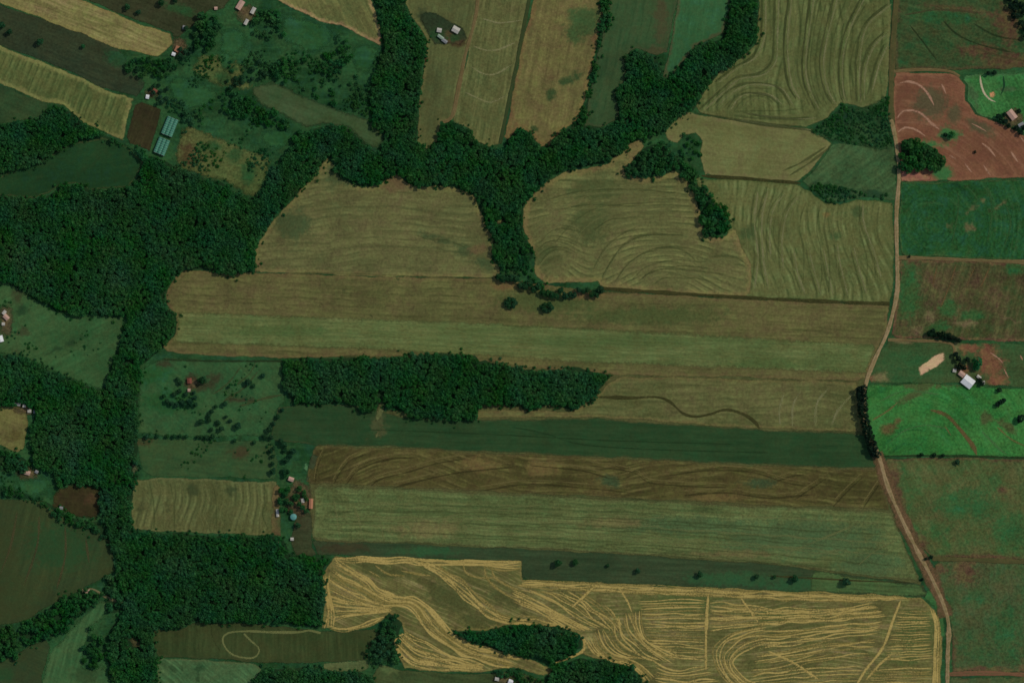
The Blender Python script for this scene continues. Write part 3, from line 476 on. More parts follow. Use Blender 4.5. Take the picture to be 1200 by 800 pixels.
tag(strip('farm_lane', [(1092, 654), (1130, 655), (1180, 657), (1250, 660)], 6, M_OLIVE, .59), 'faint olive lane between the two rough fields', None, None, 'structure')
tag(strip('farm_lane', [(1047, 84), (1080, 82), (1112, 84), (1124, 90)], 4, M_BROWN, .6), 'pale path along the top of the red ploughed field', None, None, 'structure')
tag(strip('farm_lane', [(1112, 789), (1160, 788), (1250, 792)], 6, road_mat('track_red', C(92, 66, 44), C(106, 74, 50), C(66, 72, 42)), .59), 'reddish lane at the foot of the rough field', None, None, 'structure')
tag(strip('field_track', [(563, -50), (560, 0), (555, 30), (546, 62), (538, 100), (530, 136), (519, 143)], 5, M_BROWN, .55), 'pale field track beside the small farm with the cream roof', None, None, 'structure')
tag(strip('field_track', [(622, -10), (610, 52), (598, 110), (586, 168)], 5, road_mat('hedge_grass', C(44, 56, 30), C(56, 62, 34), C(66, 72, 42)), .55), 'dark grassy track between the lined stubble and the brown stubble', None, None, 'structure')
tag(strip('valley_path', [(96, 692), (108, 690), (120, 697), (132, 703), (146, 705)], 4, road_mat('path_pale', C(96, 88, 64), C(116, 104, 78), C(66, 72, 42)), .5), 'pale path winding through the hedge gap in the valley', None, None, 'structure')

# ------------------------------------------------------------------ terrace banks, windrows and other worked lines: real ridges, parts of their field
M_STRAW = line_mat('straw', C(144, 124, 66), C(162, 140, 78), .95, 2.4)
M_STRAW2 = line_mat('straw_dull', C(124, 108, 58), C(140, 122, 68), .8, 2.8)
M_TERR_L = line_mat('terrace_dry_grass', C(116, 114, 74), C(130, 125, 84), .55)
M_TERR_B = line_mat('bright_dry_grass', C(124, 120, 80), C(140, 132, 90), .6)
M_TERR_F = line_mat('faint_dry_grass', C(112, 111, 70), C(126, 122, 80), .4)
M_TERR_G = line_mat('faint_green_grass', C(66, 72, 41), C(76, 82, 48), .3)
M_TERR_D = line_mat('terrace_green_grass', C(58, 66, 36), C(72, 76, 44), .45)
M_LINE_D = line_mat('ditch_grass', C(52, 50, 26), C(66, 62, 34), .9)
M_PALE_BROWN = line_mat('pale_tilth', C(104, 92, 56), C(120, 104, 66), .6)
M_RED_PALE = line_mat('pale_red_tilth', C(138, 102, 76), C(156, 118, 92), .9)
M_SCAR = line_mat('brown_scar', C(92, 74, 44), C(104, 80, 50))
M_SAND = plain_mat('sand', C(176, 156, 122), C(200, 182, 150), .5)
M_TILTH_D = line_mat('dark_tilth', C(54, 49, 27), C(62, 56, 31), .45)
NR = [0]
def ridge(key, name, pts, width, height, mat, label=None, vary=.22, taper=2):
    o, z0 = FIELDS[key]; NR[0] += 1
    r = strip(name, pts, width, mat, z0 + height * .18 + .02 + .002 * (NR[0] % 23), height * .1, height * .18 + .1, o, taper=taper, vary=vary, seed=NR[0])
    if label: r['label'] = label
    return r
def family(key, name, ga, gb, n, width, height, mats, wob=1.2, ends=True, drop=0.0):
    """rows interpolated between two traced guide rows"""
    A, B = spline([*map(tuple, ga)], 6), spline([*map(tuple, gb)], 6)
    def res(P, m):
        d = np.r_[0, np.cumsum(np.hypot(*np.diff(P, axis=0).T))]; q = np.linspace(0, d[-1], m)
        return np.column_stack([np.interp(q, d, P[:, 0]), np.interp(q, d, P[:, 1])])
    m = max(5, int(max(np.hypot(*np.diff(A, axis=0).T).sum(), np.hypot(*np.diff(B, axis=0).T).sum()) / 14))
    A, B = res(A, m), res(B, m)
    if name == 'straw_windrow': n, width, wob = int(n * 1.3 + .5), width * .85, wob * 2.0
    for i in range(n):
        t = (i + RNG.uniform(-.18, .18)) / max(1, n - 1) if 0 < i < n - 1 else i / max(1, n - 1)
        P = A * (1 - t) + B * t + RNG.normal(0, wob * .4, (m, 2))
        if RNG.random() < drop:
            a = RNG.integers(0, max(1, m // 2)); P = P[a:a + max(4, m // 2)]
        ridge(key, name, P.tolist(), width * RNG.uniform(.75, 1.2), height, mats[RNG.integers(len(mats))])
# terraced field
for ln in ([(909, -20), (907, 40), (905, 70), (893, 84), (880, 88), (862, 91), (842, 108), (820, 128)], [(926, -20), (919, 45), (920, 75), (924, 100), (933, 116)],
           [(952, -20), (943, 45), (940, 75), (943, 100), (955, 128)], [(982, -20), (966, 40), (961, 75), (966, 105), (975, 122)], [(1010, -5), (990, 38), (983, 75), (984, 108), (988, 120)],
           [(1040, 5), (1012, 30), (1004, 62), (1003, 95), (1004, 120)], [(1036, 38), (1020, 54), (1010, 80), (1008, 118)], [(1036, 52), (1026, 75), (1016, 112)], [(893, -20), (892, 40), (882, 66), (862, 78), (838, 96)],
           [(852, 128), (862, 114), (876, 109), (900, 112), (912, 122)], [(872, 132), (900, 137), (930, 139), (952, 138)], [(858, 140), (900, 146), (946, 152)], [(836, 124), (852, 108), (872, 98), (896, 98), (914, 104), (926, 124)]):
    ridge('terr', 'terrace_bank', ln, 2.8, .35, M_TERR_D)
    ridge('terr', 'terrace_bank', [(a + 4.5, b + (2 if len(ln) > 5 else .5)) for a, b in ln], 2.2, .25, M_TERR_L)
TG = [[(893, -20), (892, 40), (882, 66), (862, 78), (838, 96)], [(909, -20), (907, 40), (905, 70), (893, 84), (880, 88), (862, 91), (842, 108), (820, 128)], [(926, -20), (919, 45), (920, 75), (924, 100), (933, 116)],
      [(952, -20), (943, 45), (940, 75), (943, 100), (955, 128)], [(982, -20), (966, 40), (961, 75), (966, 105), (975, 122)], [(1010, -5), (990, 38), (983, 75), (984, 108), (988, 120)], [(1036, 38), (1020, 54), (1010, 80), (1008, 118)]]
for k in range(2, 6):
    family('terr', 'faint_bank', TG[k], TG[k + 1], 5, 1.9, .2, [M_TERR_F, M_TERR_G], .8)
family('terr', 'faint_bank', [(826, 122), (845, 104), (866, 88), (888, 84), (904, 74)], [(866, 132), (874, 120), (886, 116), (900, 120), (906, 128)], 8, 1.9, .2, [M_TERR_F, M_TERR_G], .8)
family('terr', 'faint_bank', [(860, 130), (900, 130), (940, 128)], [(856, 138), (900, 145), (946, 149)], 4, 1.9, .2, [M_TERR_F, M_TERR_G], .8)
ridge('n15', 'terrace_bank', [(815, 132), (850, 138), (900, 147), (945, 152), (985, 160)], 3.2, .35, M_TERR_D)
ridge('n15', 'field_ditch', [(822, 206), (850, 208), (880, 210), (938, 215)], 4, .3, M_LINE_D)
for ln in ([(976, 170), (950, 190), (925, 206)], [(968, 172), (940, 190), (918, 200)]): ridge('n15', 'wheel_track', ln, 2.4, .15, M_TERR_D)
# ribbed field by the road
for ln in ([(920, 226), (906, 246), (902, 275), (903, 305)], [(938, 228), (922, 250), (916, 285), (918, 318)], [(930, 292), (934, 318), (943, 345)], [(948, 290), (952, 312), (962, 346)], [(965, 292), (970, 318), (976, 346)],
           [(981, 286), (984, 308), (993, 346)], [(1000, 290), (1007, 318), (1015, 344)], [(1011, 236), (1012, 262), (1024, 296), (1032, 325)], [(888, 225), (884, 260), (888, 300), (884, 340)], [(900, 222), (893, 255), (894, 300), (900, 338)]):
    ridge('f16', 'terrace_bank', ln, 2.3, .3, M_TERR_L)
    ridge('f16', 'terrace_bank', [(a - 4, b) for a, b in ln], 2.3, .2, M_TERR_G)
ridge('f16', 'field_ditch', [(705, 338), (780, 343), (880, 349), (960, 353), (1042, 356)], 4, .3, M_LINE_D, taper=0)
# swirled field
for ln in ([(704, 330), (716, 310), (728, 292), (745, 282), (765, 278), (800, 280)], [(722, 331), (736, 312), (756, 300), (780, 294), (800, 298), (815, 310)], [(748, 334), (760, 324), (785, 319), (820, 322), (850, 326)],
           [(695, 318), (708, 295), (725, 280), (745, 270)], [(630, 290), (645, 275), (662, 272), (680, 276)], [(632, 312), (642, 300), (655, 296), (672, 302)], [(830, 305), (845, 304), (862, 306), (876, 316)], [(640, 238), (680, 228), (740, 226), (790, 230)], [(650, 250), (690, 244), (750, 246)]):
    ridge('f17', 'terrace_bank', ln, 2.2, .25, M_TERR_F)
    ridge('f17', 'terrace_bank', [(a + 1, b - 4) for a, b in ln], 2.2, .2, M_TERR_G)
family('f16', 'faint_bank', [(885, 232), (874, 262), (876, 300), (872, 340)], [(1030, 242), (1026, 268), (1036, 300), (1038, 344)], 16, 1.8, .2, [M_TERR_F, M_TERR_G], 1.2, drop=.5)
family('f17', 'faint_bank', [(704, 330), (716, 306), (732, 288), (756, 276), (800, 276)], [(764, 334), (772, 328), (790, 325), (815, 327), (850, 332)], 8, 1.7, .2, [M_TERR_F, M_TERR_G], 1.0)
family('f17', 'faint_bank', [(618, 262), (650, 238), (700, 222), (780, 216)], [(690, 312), (704, 284), (726, 266), (800, 262)], 10, 1.7, .2, [M_TERR_F, M_TERR_G], 1.4, drop=.4)
family('f17', 'faint_bank', [(622, 280), (640, 264), (664, 262), (684, 272)], [(634, 318), (644, 310), (656, 308), (670, 314)], 6, 1.7, .2, [M_TERR_F, M_TERR_G], 1.0)
# western field: faint long lines
for ln in ([(340, 320), (420, 321), (520, 325), (585, 326)], [(485, 274), (500, 280), (525, 282), (545, 290)]):
    ridge('f18', 'faint_bank', ln, 2.0, .2, M_TERR_G, vary=.35)
# lined strip
for ln in ([(554, 54), (570, 59), (585, 58), (604, 50)], [(552, 78), (565, 86), (580, 87), (600, 76)], [(545, 108), (560, 115), (575, 120), (594, 112)], [(566, 22), (585, 27), (612, 24)]): ridge('n10', 'faint_bank', ln, 1.9, .2, M_TERR_B)
# pale rows inside the long parcel
family('f19b', 'mown_row', [(215, 372), (400, 378), (600, 386), (820, 397), (1018, 408)], [(210, 396), (400, 404), (600, 414), (820, 424), (1008, 432)], 7, 1.6, .12, [line_mat('row_green', C(100, 112, 68), C(112, 122, 76), .45)], 1.0, drop=.7)
# tan strip
ridge('f20', 'dark_ditch', [(700, 465), (740, 466), (768, 465), (784, 470), (800, 484), (815, 488), (832, 485), (848, 480), (866, 483), (882, 492), (890, 502)], 3.2, .3, M_LINE_D)
for ln in ([(938, 458), (929, 475), (928, 500)], [(970, 455), (957, 472), (955, 500)], [(998, 462), (982, 480), (974, 498)], [(918, 462), (913, 480), (914, 498)]): ridge('f20', 'terrace_bank', ln, 2.4, .3, M_TERR_L)
for ln in ([(430, 503), (560, 508), (720, 516), (860, 520)], [(600, 500), (640, 508), (680, 520), (760, 526), (900, 530)]): ridge('f21', 'sprayer_track', ln, 1.6, .12, line_mat('crop_track', C(32, 52, 28), C(38, 58, 32), .35))
# brown strip
for ln in ([(390, 562), (398, 548), (410, 534), (428, 527)], [(405, 562), (420, 545), (450, 534), (490, 530)], [(433, 565), (445, 556), (480, 547), (510, 538), (545, 532)], [(460, 566), (500, 556), (540, 548), (600, 542)], [(368, 562), (372, 540), (380, 524)],
           [(560, 570), (620, 562), (680, 566), (740, 572)], [(690, 540), (740, 548), (760, 560), (800, 564), (850, 566)], [(780, 552), (830, 546), (880, 548), (920, 560), (960, 566)], [(800, 575), (850, 572), (900, 578), (950, 574)], [(930, 580), (952, 565), (970, 553)], [(975, 588), (990, 572), (1010, 553)],
           [(905, 560), (925, 553), (945, 550)], [(1010, 590), (1020, 575), (1030, 560)], [(620, 540), (680, 546), (720, 556), (745, 550)]):
    ridge('f22', 'pale_tilth_line', ln, 1.5, .15, M_PALE_BROWN, vary=.4)
    ridge('f22', 'dark_tilth_line', [(a + 1, b + 5) for a, b in ln], 1.6, .12, M_TILTH_D, vary=.4)
# pale green strip
for ln in ([(515, 630), (517, 614), (526, 605), (545, 602), (562, 606)], [(480, 634), (484, 615), (492, 602)], [(450, 632), (446, 612), (440, 598)], [(425, 630), (420, 606), (415, 592)], [(398, 628), (394, 600), (390, 580)], [(1005, 662), (1025, 645), (1050, 632)], [(920, 648), (960, 632), (1000, 615)], [(820, 652), (900, 656), (960, 660)]):
    ridge('f23', 'faint_bank', ln, 2.0, .2, M_TERR_F, vary=.35)
# tan ribbed field, west
for x in (178, 190, 202, 214, 238, 243, 252, 262, 282, 292, 303, 312):
    ridge('f37', 'faint_bank', [(x - 3, 566), (x + 1, 585), (x - 1 + 4 * math.sin(x), 602), (x + 2, 619)], 1.9, .2, random.choice([M_TERR_F, M_TERR_G]))
ridge('f26', 'looping_track', [(376, 741), (362, 738), (350, 740), (320, 740), (290, 739), (268, 741), (261, 748), (264, 758), (272, 766), (285, 770), (297, 770), (303, 765), (303, 758), (294, 750), (286, 742)], 2.6, .15, line_mat('loop_grass', C(112, 112, 70), C(124, 120, 78), .7), taper=0)
ridge('f26', 'looping_track', [(248, 730), (250, 748), (258, 762)], 1.8, .12, M_TERR_D)
ML_OL = line_mat('olive_line', C(64, 70, 42), C(76, 78, 48), .6); ML_DK = line_mat('dark_line', C(36, 48, 27), C(44, 54, 31), .6); ML_BR = line_mat('brown_line', C(74, 66, 44), C(86, 74, 50), .55)
for ln in ([(250, 462), (268, 448), (282, 430)], [(262, 470), (285, 455), (305, 432)], [(280, 476), (305, 468), (332, 462)], [(276, 452), (292, 438), (300, 424)]): ridge('cattle_pasture', 'cattle_track', ln, 2.4, .12, ML_OL)
ridge('cattle_pasture', 'fence_line', [(190, 421), (250, 423), (332, 423)], 2.6, .4, ML_DK)
for ln in ([(1066, 30), (1080, 48), (1098, 72)], [(1105, 25), (1120, 40), (1145, 52), (1185, 62)], [(1140, 28), (1165, 42), (1195, 48)]): ridge('mixed_field', 'contour_line', ln, 2.0, .12, ML_DK)
for ln in ([(1060, 18), (1100, 12), (1150, 16)], [(1140, 56), (1170, 66), (1200, 72)]): ridge('mixed_field', 'contour_line', ln, 2.2, .12, ML_BR)
ridge('r8', 'fence_line', [(1032, 534), (1100, 533.5), (1160, 535), (1250, 537)], 2.2, .5, ML_DK)
for ln in ([(1040, 520), (1060, 504), (1085, 498), (1110, 502)], [(1150, 505), (1170, 525), (1180, 533)], [(1030, 470), (1060, 458), (1100, 462)]): ridge('r8', 'grass_line', ln, 2.0, .1, line_mat('pale_grass_line', C(66, 104, 60), C(80, 108, 66), .5))
for ln in ([(20, 600), (12, 640), (0, 672)], [(46, 604), (43, 640), (28, 685)], [(76, 616), (76, 652), (66, 690)], [(100, 630), (104, 660)]): ridge('olive_crop_field_ring', 'contour_line', ln, 2.2, .12, ML_BR)
ridge('f24b', 'dark_ditch', [(900, 674), (955, 677), (1010, 680), (1068, 682)], 2.0, .2, M_LINE_D)
family('f23', 'mown_row', [(380, 590), (560, 590), (760, 598), (1030, 612)], [(380, 626), (560, 634), (760, 646), (1050, 672)], 14, 1.7, .15, [M_TERR_F, M_TERR_G], 1.6, drop=.8)
# straw windrows
SW = [M_STRAW, M_STRAW, M_STRAW2]
W = 'straw_windrow'
family('straw', W, [(392, 652), (450, 653), (540, 657), (610, 658)], [(400, 656), (445, 659), (545, 662), (610, 664)], 3, 2.4, .35, SW)
family('straw', W, [(379, 674), (380, 692), (384, 715), (381, 734)], [(386, 672), (387, 692), (391, 715), (390, 734)], 3, 2.4, .35, SW)
family('straw', W, [(394, 655), (412, 666), (428, 674), (444, 689), (472, 700), (488, 700), (503, 712), (520, 728), (530, 742), (560, 756), (610, 770)], [(384, 678), (404, 690), (432, 704), (456, 710), (476, 708), (488, 720), (500, 738), (524, 756), (556, 772), (598, 782)], 11, 2.1, .35, SW, 1.4, drop=.25)
family('straw', W, [(384, 682), (410, 697), (440, 708), (460, 711)], [(388, 728), (415, 722), (440, 718), (458, 716)], 10, 2.0, .35, SW, 1.2)
family('straw', W, [(386, 733), (408, 735), (432, 727), (452, 720)], [(388, 737), (405, 739), (428, 734), (446, 726)], 2, 2.2, .3, SW)
family('straw', W, [(474, 738), (488, 748), (506, 756), (534, 770), (566, 778)], [(462, 756), (474, 772), (488, 780), (520, 782), (566, 784)], 9, 2.0, .35, SW, 1.2)
family('straw', W, [(478, 742), (466, 748), (462, 756), (470, 768)], [(484, 746), (472, 752), (468, 760), (474, 770)], 2, 2.0, .3, SW)
family('straw', W, [(505, 658), (530, 672), (556, 690), (578, 712), (600, 722)], [(484, 655), (520, 678), (548, 704), (574, 724), (600, 730)], 5, 2.4, .35, SW, 1.0)
family('straw', W, [(600, 722), (628, 722), (650, 728)], [(600, 730), (630, 732), (660, 734)], 3, 2.2, .3, SW)
for ln in ([(542, 658), (546, 670), (560, 676), (585, 676)], [(568, 662), (570, 676), (584, 690), (604, 702)], [(576, 664), (580, 676), (596, 686), (612, 692)], [(570, 664), (590, 668), (609, 666)], [(440, 662), (455, 672), (475, 674)], [(470, 668), (490, 672), (505, 674)], [(420, 690), (432, 684)], [(432, 668), (446, 676)]): ridge('straw', W, ln, 2.0, .3, M_STRAW2)
family('straw', W, [(613, 679), (700, 683), (800, 687), (900, 692), (1000, 696), (1080, 700)], [(605, 686), (700, 692), (800, 696), (900, 701), (990, 704), (1025, 702)], 5, 2.3, .35, SW, .9)
family('straw', W, [(600, 690), (630, 704), (660, 720), (694, 738)], [(602, 704), (630, 716), (652, 730), (668, 736)], 5, 2.2, .35, SW, .9)
family('straw', W, [(612, 690), (640, 700), (668, 718), (700, 735)], [(690, 694), (705, 706), (722, 720), (735, 740)], 9, 1.8, .3, SW, 1.4, drop=.3)
family('straw', W, [(700, 736), (703, 748), (718, 766), (745, 774), (766, 792)], [(686, 750), (698, 768), (722, 776), (744, 782), (758, 800)], 5, 2.1, .35, SW, .8)
family('straw', W, [(706, 738), (712, 754), (726, 766), (748, 770)], [(736, 718), (742, 738), (760, 756), (786, 776)], 8, 1.9, .35, SW, 1.2)
family('straw', W, [(738, 715), (744, 742), (756, 756), (790, 774)], [(752, 715), (754, 742), (770, 754), (800, 770)], 4, 2.0, .35, SW, 1.0)
for ln in ([(724, 686), (734, 702), (740, 716)], [(697, 686), (684, 698), (670, 711)], [(830, 695), (828, 720), (827, 752), (827, 784)], [(868, 700), (878, 714), (888, 728)], [(1055, 703), (1046, 726), (1034, 758), (1014, 784), (1002, 804)], [(1045, 765), (1030, 778), (1015, 795)], [(900, 762), (930, 776), (960, 796)], [(640, 734), (660, 744), (682, 746), (684, 760), (672, 768), (650, 776)]): ridge('straw', W, ln, 2.8, .4, M_STRAW)
family('straw', W, [(748, 704), (780, 702), (826, 702)], [(764, 766), (790, 770), (826, 772)], 17, 1.7, .3, SW, .8, drop=.2)
family('straw', W, [(832, 704), (870, 708), (920, 712), (980, 712), (1024, 706)], [(832, 738), (870, 734), (905, 730), (960, 728), (1036, 722)], 9, 1.9, .32, SW, 1.2, drop=.25)
family('straw', W, [(895, 738), (930, 738), (980, 732), (1034, 728)], [(880, 790), (920, 782), (970, 772), (1018, 768)], 12, 1.9, .32, SW, 1.2, drop=.15)
family('straw', W, [(896, 732), (866, 738), (842, 752), (836, 772), (850, 796), (870, 815)], [(900, 752), (880, 758), (862, 770), (862, 782), (874, 796), (895, 806)], 7, 2.0, .35, SW, 1.0)
family('straw', W, [(1052, 716), (1070, 716), (1088, 716)], [(1036, 772), (1066, 772), (1092, 770)], 15, 1.5, .3, SW, .7, drop=.1)
family('straw', W, [(1020, 784), (1060, 782), (1092, 782)], [(1005, 806), (1050, 806), (1092, 806)], 6, 1.7, .3, SW, .7)
family('straw', W, [(880, 792), (940, 784), (1010, 780)], [(880, 812), (940, 812), (1000, 808)], 6, 1.8, .3, SW, .9)
family('straw', W, [(766, 776), (790, 784), (828, 778)], [(770, 815), (800, 815), (850, 815)], 8, 2.0, .35, SW, 1.5)
family('straw', W, [(1090, 712), (1095, 735), (1094, 770), (1092, 820)], [(1098, 718), (1101, 740), (1100, 770), (1099, 820)], 3, 2.6, .35, SW, .5)
# red field, east
for ln in ([(1053, 98), (1065, 96), (1078, 101), (1088, 112), (1094, 124)], [(1050, 140), (1058, 131), (1070, 130), (1080, 134), (1090, 144), (1100, 152)], [(1052, 155), (1060, 150), (1072, 152), (1084, 160)], [(1138, 145), (1148, 150), (1156, 155)], [(1112, 182), (1120, 187)], [(1150, 168), (1158, 174), (1166, 184)], [(1184, 178), (1192, 190)], [(1130, 192), (1138, 202)], [(1152, 194), (1160, 206)], [(1195, 160), (1200, 168)], [(1103, 99), (1108, 110)]):
    ridge('red', 'pale_tilth_line', ln, 2.4, .2, M_RED_PALE)
ridge('garden', 'sandy_path', [(1148, 89), (1149, 98), (1152, 108), (1158, 116), (1166, 120)], 2.4, .12, line_mat('path_sand', C(160, 146, 112), C(180, 164, 130), .9))
ridge('garden', 'hedge_line', [(1175, 90), (1176, 102), (1172, 112)], 2.4, .8, plain_mat('garden_hedge', (.012, .05, .018, 1), (.018, .07, .024, 1), 1))
for ln in ([(1090, 480), (1108, 486), (1122, 500), (1138, 520), (1144, 533)],): ridge('r8', 'brown_scar', ln, 4.5, .15, M_SCAR)
for ln in ([(1022, 492), (1040, 481), (1052, 471)], [(1106, 498), (1114, 510)], [(1168, 500), (1184, 514), (1200, 522)]): ridge('r8', 'brown_scar', ln, 2.2, .15, M_PALE_BROWN)
for ln in ([(1122, 225), (1122, 250), (1115, 285)], [(1158, 222), (1162, 250), (1156, 285)], [(1178, 240), (1184, 262), (1176, 290)]): ridge('r5', 'sprayer_track', ln, 1.8, .12, line_mat('crop_track_e', C(44, 76, 40), C(54, 82, 46)))
for ln in ([(1120, 310), (1112, 335), (1102, 360)], [(1142, 312), (1132, 336)], [(1160, 312), (1148, 338)], [(1098, 312), (1092, 336)]): ridge('r6', 'pale_tilth_line', ln, 2.0, .15, M_SCAR)
for ln in ([(1160, 413), (1170, 420), (1175, 426)], [(1176, 432), (1181, 442)], [(1195, 416), (1198, 422)]): ridge('r7', 'pale_earth_bank', ln, 1.8, .3, M_RED_PALE)
NF0 = NF[0]
field('forest_floor', 'dark leafy floor under the roadside clump', [(1056, 170), (1075, 168), (1092, 172), (1103, 182), (1105, 190), (1095, 197), (1058, 198)], FLOOR, 3, jit=1.2)
clear_m = field_mat('grey_clearing', C(62, 78, 54), C(84, 90, 64), lines=0, streak=.1, grain=.6, off=60, fade=4)
field('clearing', 'small pale grassy clearing inside the creek wood', [(148, 420), (156, 418), (160, 424), (157, 430), (149, 430)], clear_m, 2, jit=.8)
field('clearing', 'small pale bare clearing beside the lower pasture strip', [(154, 541), (159, 539), (163, 547), (160, 557), (154, 555)], field_mat('pale_clearing', C(92, 92, 68), C(112, 106, 80), lines=0, grain=.5, off=61, fade=3), 2, jit=.6)
field('clearing', 'brown bare clearing where the creek wood widens', [(148, 748), (158, 744), (172, 750), (176, 756), (164, 762), (154, 758)], field_mat('brown_clearing', C(58, 60, 38), C(74, 66, 44), lines=0, grain=.5, off=62, fade=4), 2, jit=.8)
field('clearing', 'tiny tan clearing in the downward tongue of the gallery wood', [(580, 257), (588, 256), (593, 259), (590, 263), (582, 262)], field_mat('tan_clearing', C(92, 86, 56), C(108, 98, 64), lines=0, grain=.5, off=63, fade=2), 2, jit=.5)
field('garden_plot', 'pale green garden strip above the middle farm', [(350, 561), (354, 548), (359, 540), (363, 543), (360, 553), (356, 563)], field_mat('pale_garden', C(66, 98, 64), C(78, 108, 72), lines=.2, off=64), 3, rot(110), jit=.4)
field('garden_plot', 'dark tilled garden strip beside the pale green strip', [(362, 541), (370, 524), (378, 522), (370, 545), (362, 564), (357, 564)], field_mat('dark_garden', C(48, 62, 38), C(58, 62, 40), lines=.3, period=4, off=65), 3, rot(110), jit=.4)
field('field_scar', 'pale trodden path from the central wood into the dark crop strip', [(444, 470), (452, 472), (450, 484), (446, 494), (456, 500), (450, 510), (440, 514), (438, 508), (446, 502), (439, 494), (440, 480)], field_mat('trodden', C(72, 78, 48), C(92, 90, 58), lines=0, grain=.6, off=66, fade=3), 3, jit=.8)
yard_m = field_mat('yard_earth', C(58, 60, 40), C(78, 68, 48), c=C(92, 76, 54), lines=0, streak=.1, grain=.9, off=70, fade=7)
for lab, cx, cy, rx, ry in (('orange pink roofed house', 288, 16, 17, 14), ('huts at the straw strip end', 211, 56, 13, 15), ('white shed above the ploughed plot', 178, 109, 13, 9), ('lone brick red house', 223, 449, 12, 11), ('orange roofed house of the middle farm', 350, 588, 19, 26),
                            ('western pink roofed house', 6, 376, 13, 24), ('south western pink roofed house', 33, 555, 17, 10), ('pink roofed house in the garden', 1187, 139, 15, 14), ('southern thicket cottages', 590, 796, 17, 9), ('sheds of the small tan field', 30, 480, 16, 9)):
    field('farm_yard', 'worn bare yard around the ' + lab, [(cx + rx * math.cos(a * .63) * random.uniform(.85, 1.15), cy + ry * math.sin(a * .63) * random.uniform(.85, 1.15)) for a in range(10)], yard_m, 3, None, [(cx + random.uniform(-4, 4), cy + random.uniform(-4, 4), rx * .5, ry * .5)], jit=1.2)
# round sand spot in the garden
field('sand_spot', 'small round orange sand spot in the bright garden lawn', [(1162, 102), (1166, 106), (1167, 112), (1164, 116), (1160, 115), (1158, 109)], field_mat('orange_sand', C(190, 132, 84), C(204, 146, 98), lines=0, streak=0, grain=.3, off=57), 3, jit=.3)
field('bare_spot', 'pinkish bare soil corner below the roadside clump', [(1055, 201), (1074, 201), (1092, 205), (1090, 212), (1056, 213)], field_mat('pink_soil', C(122, 84, 62), C(134, 92, 68), lines=0, off=58), 2, jit=.5)

# ------------------------------------------------------------------ trees
def quads_crown(n, seed, size, flat=.8):
    """unit crown (radius 1): leafy tufts spread over a handful of boughs"""
    rg = np.random.default_rng(seed)
    k = rg.integers(7, 10)
    an = np.arange(k - 1) / (k - 1) * 2 * math.pi + rg.uniform(0, .5, k - 1)
    rr = rg.uniform(.42, .68, k - 1)
    cen = np.vstack([[rg.normal(0, .08), rg.normal(0, .08), .45], np.column_stack([np.cos(an) * rr, np.sin(an) * rr, rg.uniform(-.25, .25, k - 1)])])
    rad = np.r_[rg.uniform(.5, .62), rg.uniform(.34, .52, k - 1)]
    pts, nor = [], []
    while len(pts) < n:
        i = rg.integers(k); d = rg.normal(0, 1, 3); d /= np.linalg.norm(d)
        if d[2] < -.35: d[2] = -d[2]
        p = cen[i] + d * rad[i] * rg.uniform(.75, 1.06)
        q = np.linalg.norm(p - cen, axis=1) < rad * .72
        if q.any(): continue
        pts.append(p); nor.append(d)
    P, N = np.array(pts), np.array(nor)
    N = N + rg.normal(0, .38, N.shape); N /= np.linalg.norm(N, axis=1)[:, None]
    A = np.cross(N, rg.normal(0, 1, N.shape)); A /= np.linalg.norm(A, axis=1)[:, None]; B = np.cross(N, A)
    s = size * rg.uniform(.6, 1.3, (n, 1)); s2 = s * rg.uniform(.6, 1.1, (n, 1))
    fold = N * s * rg.uniform(-.35, .1, (n, 1))
    V = np.stack([P + A * s + fold, P + B * s2, P - A * s + fold, P - B * s2], 1)      # (n,4,3)
    V[..., 2] *= flat
    return V.reshape(-1, 3)
def quad_mesh(name, V, tint, mat):
    nq = len(V) // 4; me = bpy.data.meshes.new(name)
    me.vertices.add(len(V)); me.vertices.foreach_set('co', np.ascontiguousarray(V, np.float32).ravel())
    me.loops.add(nq * 4); me.loops.foreach_set('vertex_index', np.arange(nq * 4, dtype=np.int32))
    me.polygons.add(nq); me.polygons.foreach_set('loop_start', np.arange(0, nq * 4, 4, dtype=np.int32))
    me.polygons.foreach_set('loop_total', np.full(nq, 4, np.int32))
    me.materials.append(mat); me.update(calc_edges=True); me.validate()
    set_attr(me, 'tint', tint); return me
FOREST = [quads_crown(70, s, .315, .8) for s in range(8)]
def stem_quads(r0, r1, z0, z1):
    q = []
    for i in range(4):
        a, b = i * math.pi / 2, (i + 1) * math.pi / 2
        q += [(r0 * math.cos(a), r0 * math.sin(a), z0), (r0 * math.cos(b), r0 * math.sin(b), z0), (r1 * math.cos(b), r1 * math.sin(b), z1), (r1 * math.cos(a), r1 * math.sin(a), z1)]
    return np.array(q)
TAKEN = []        # (px, py, r) of the trees that stand as things of their own
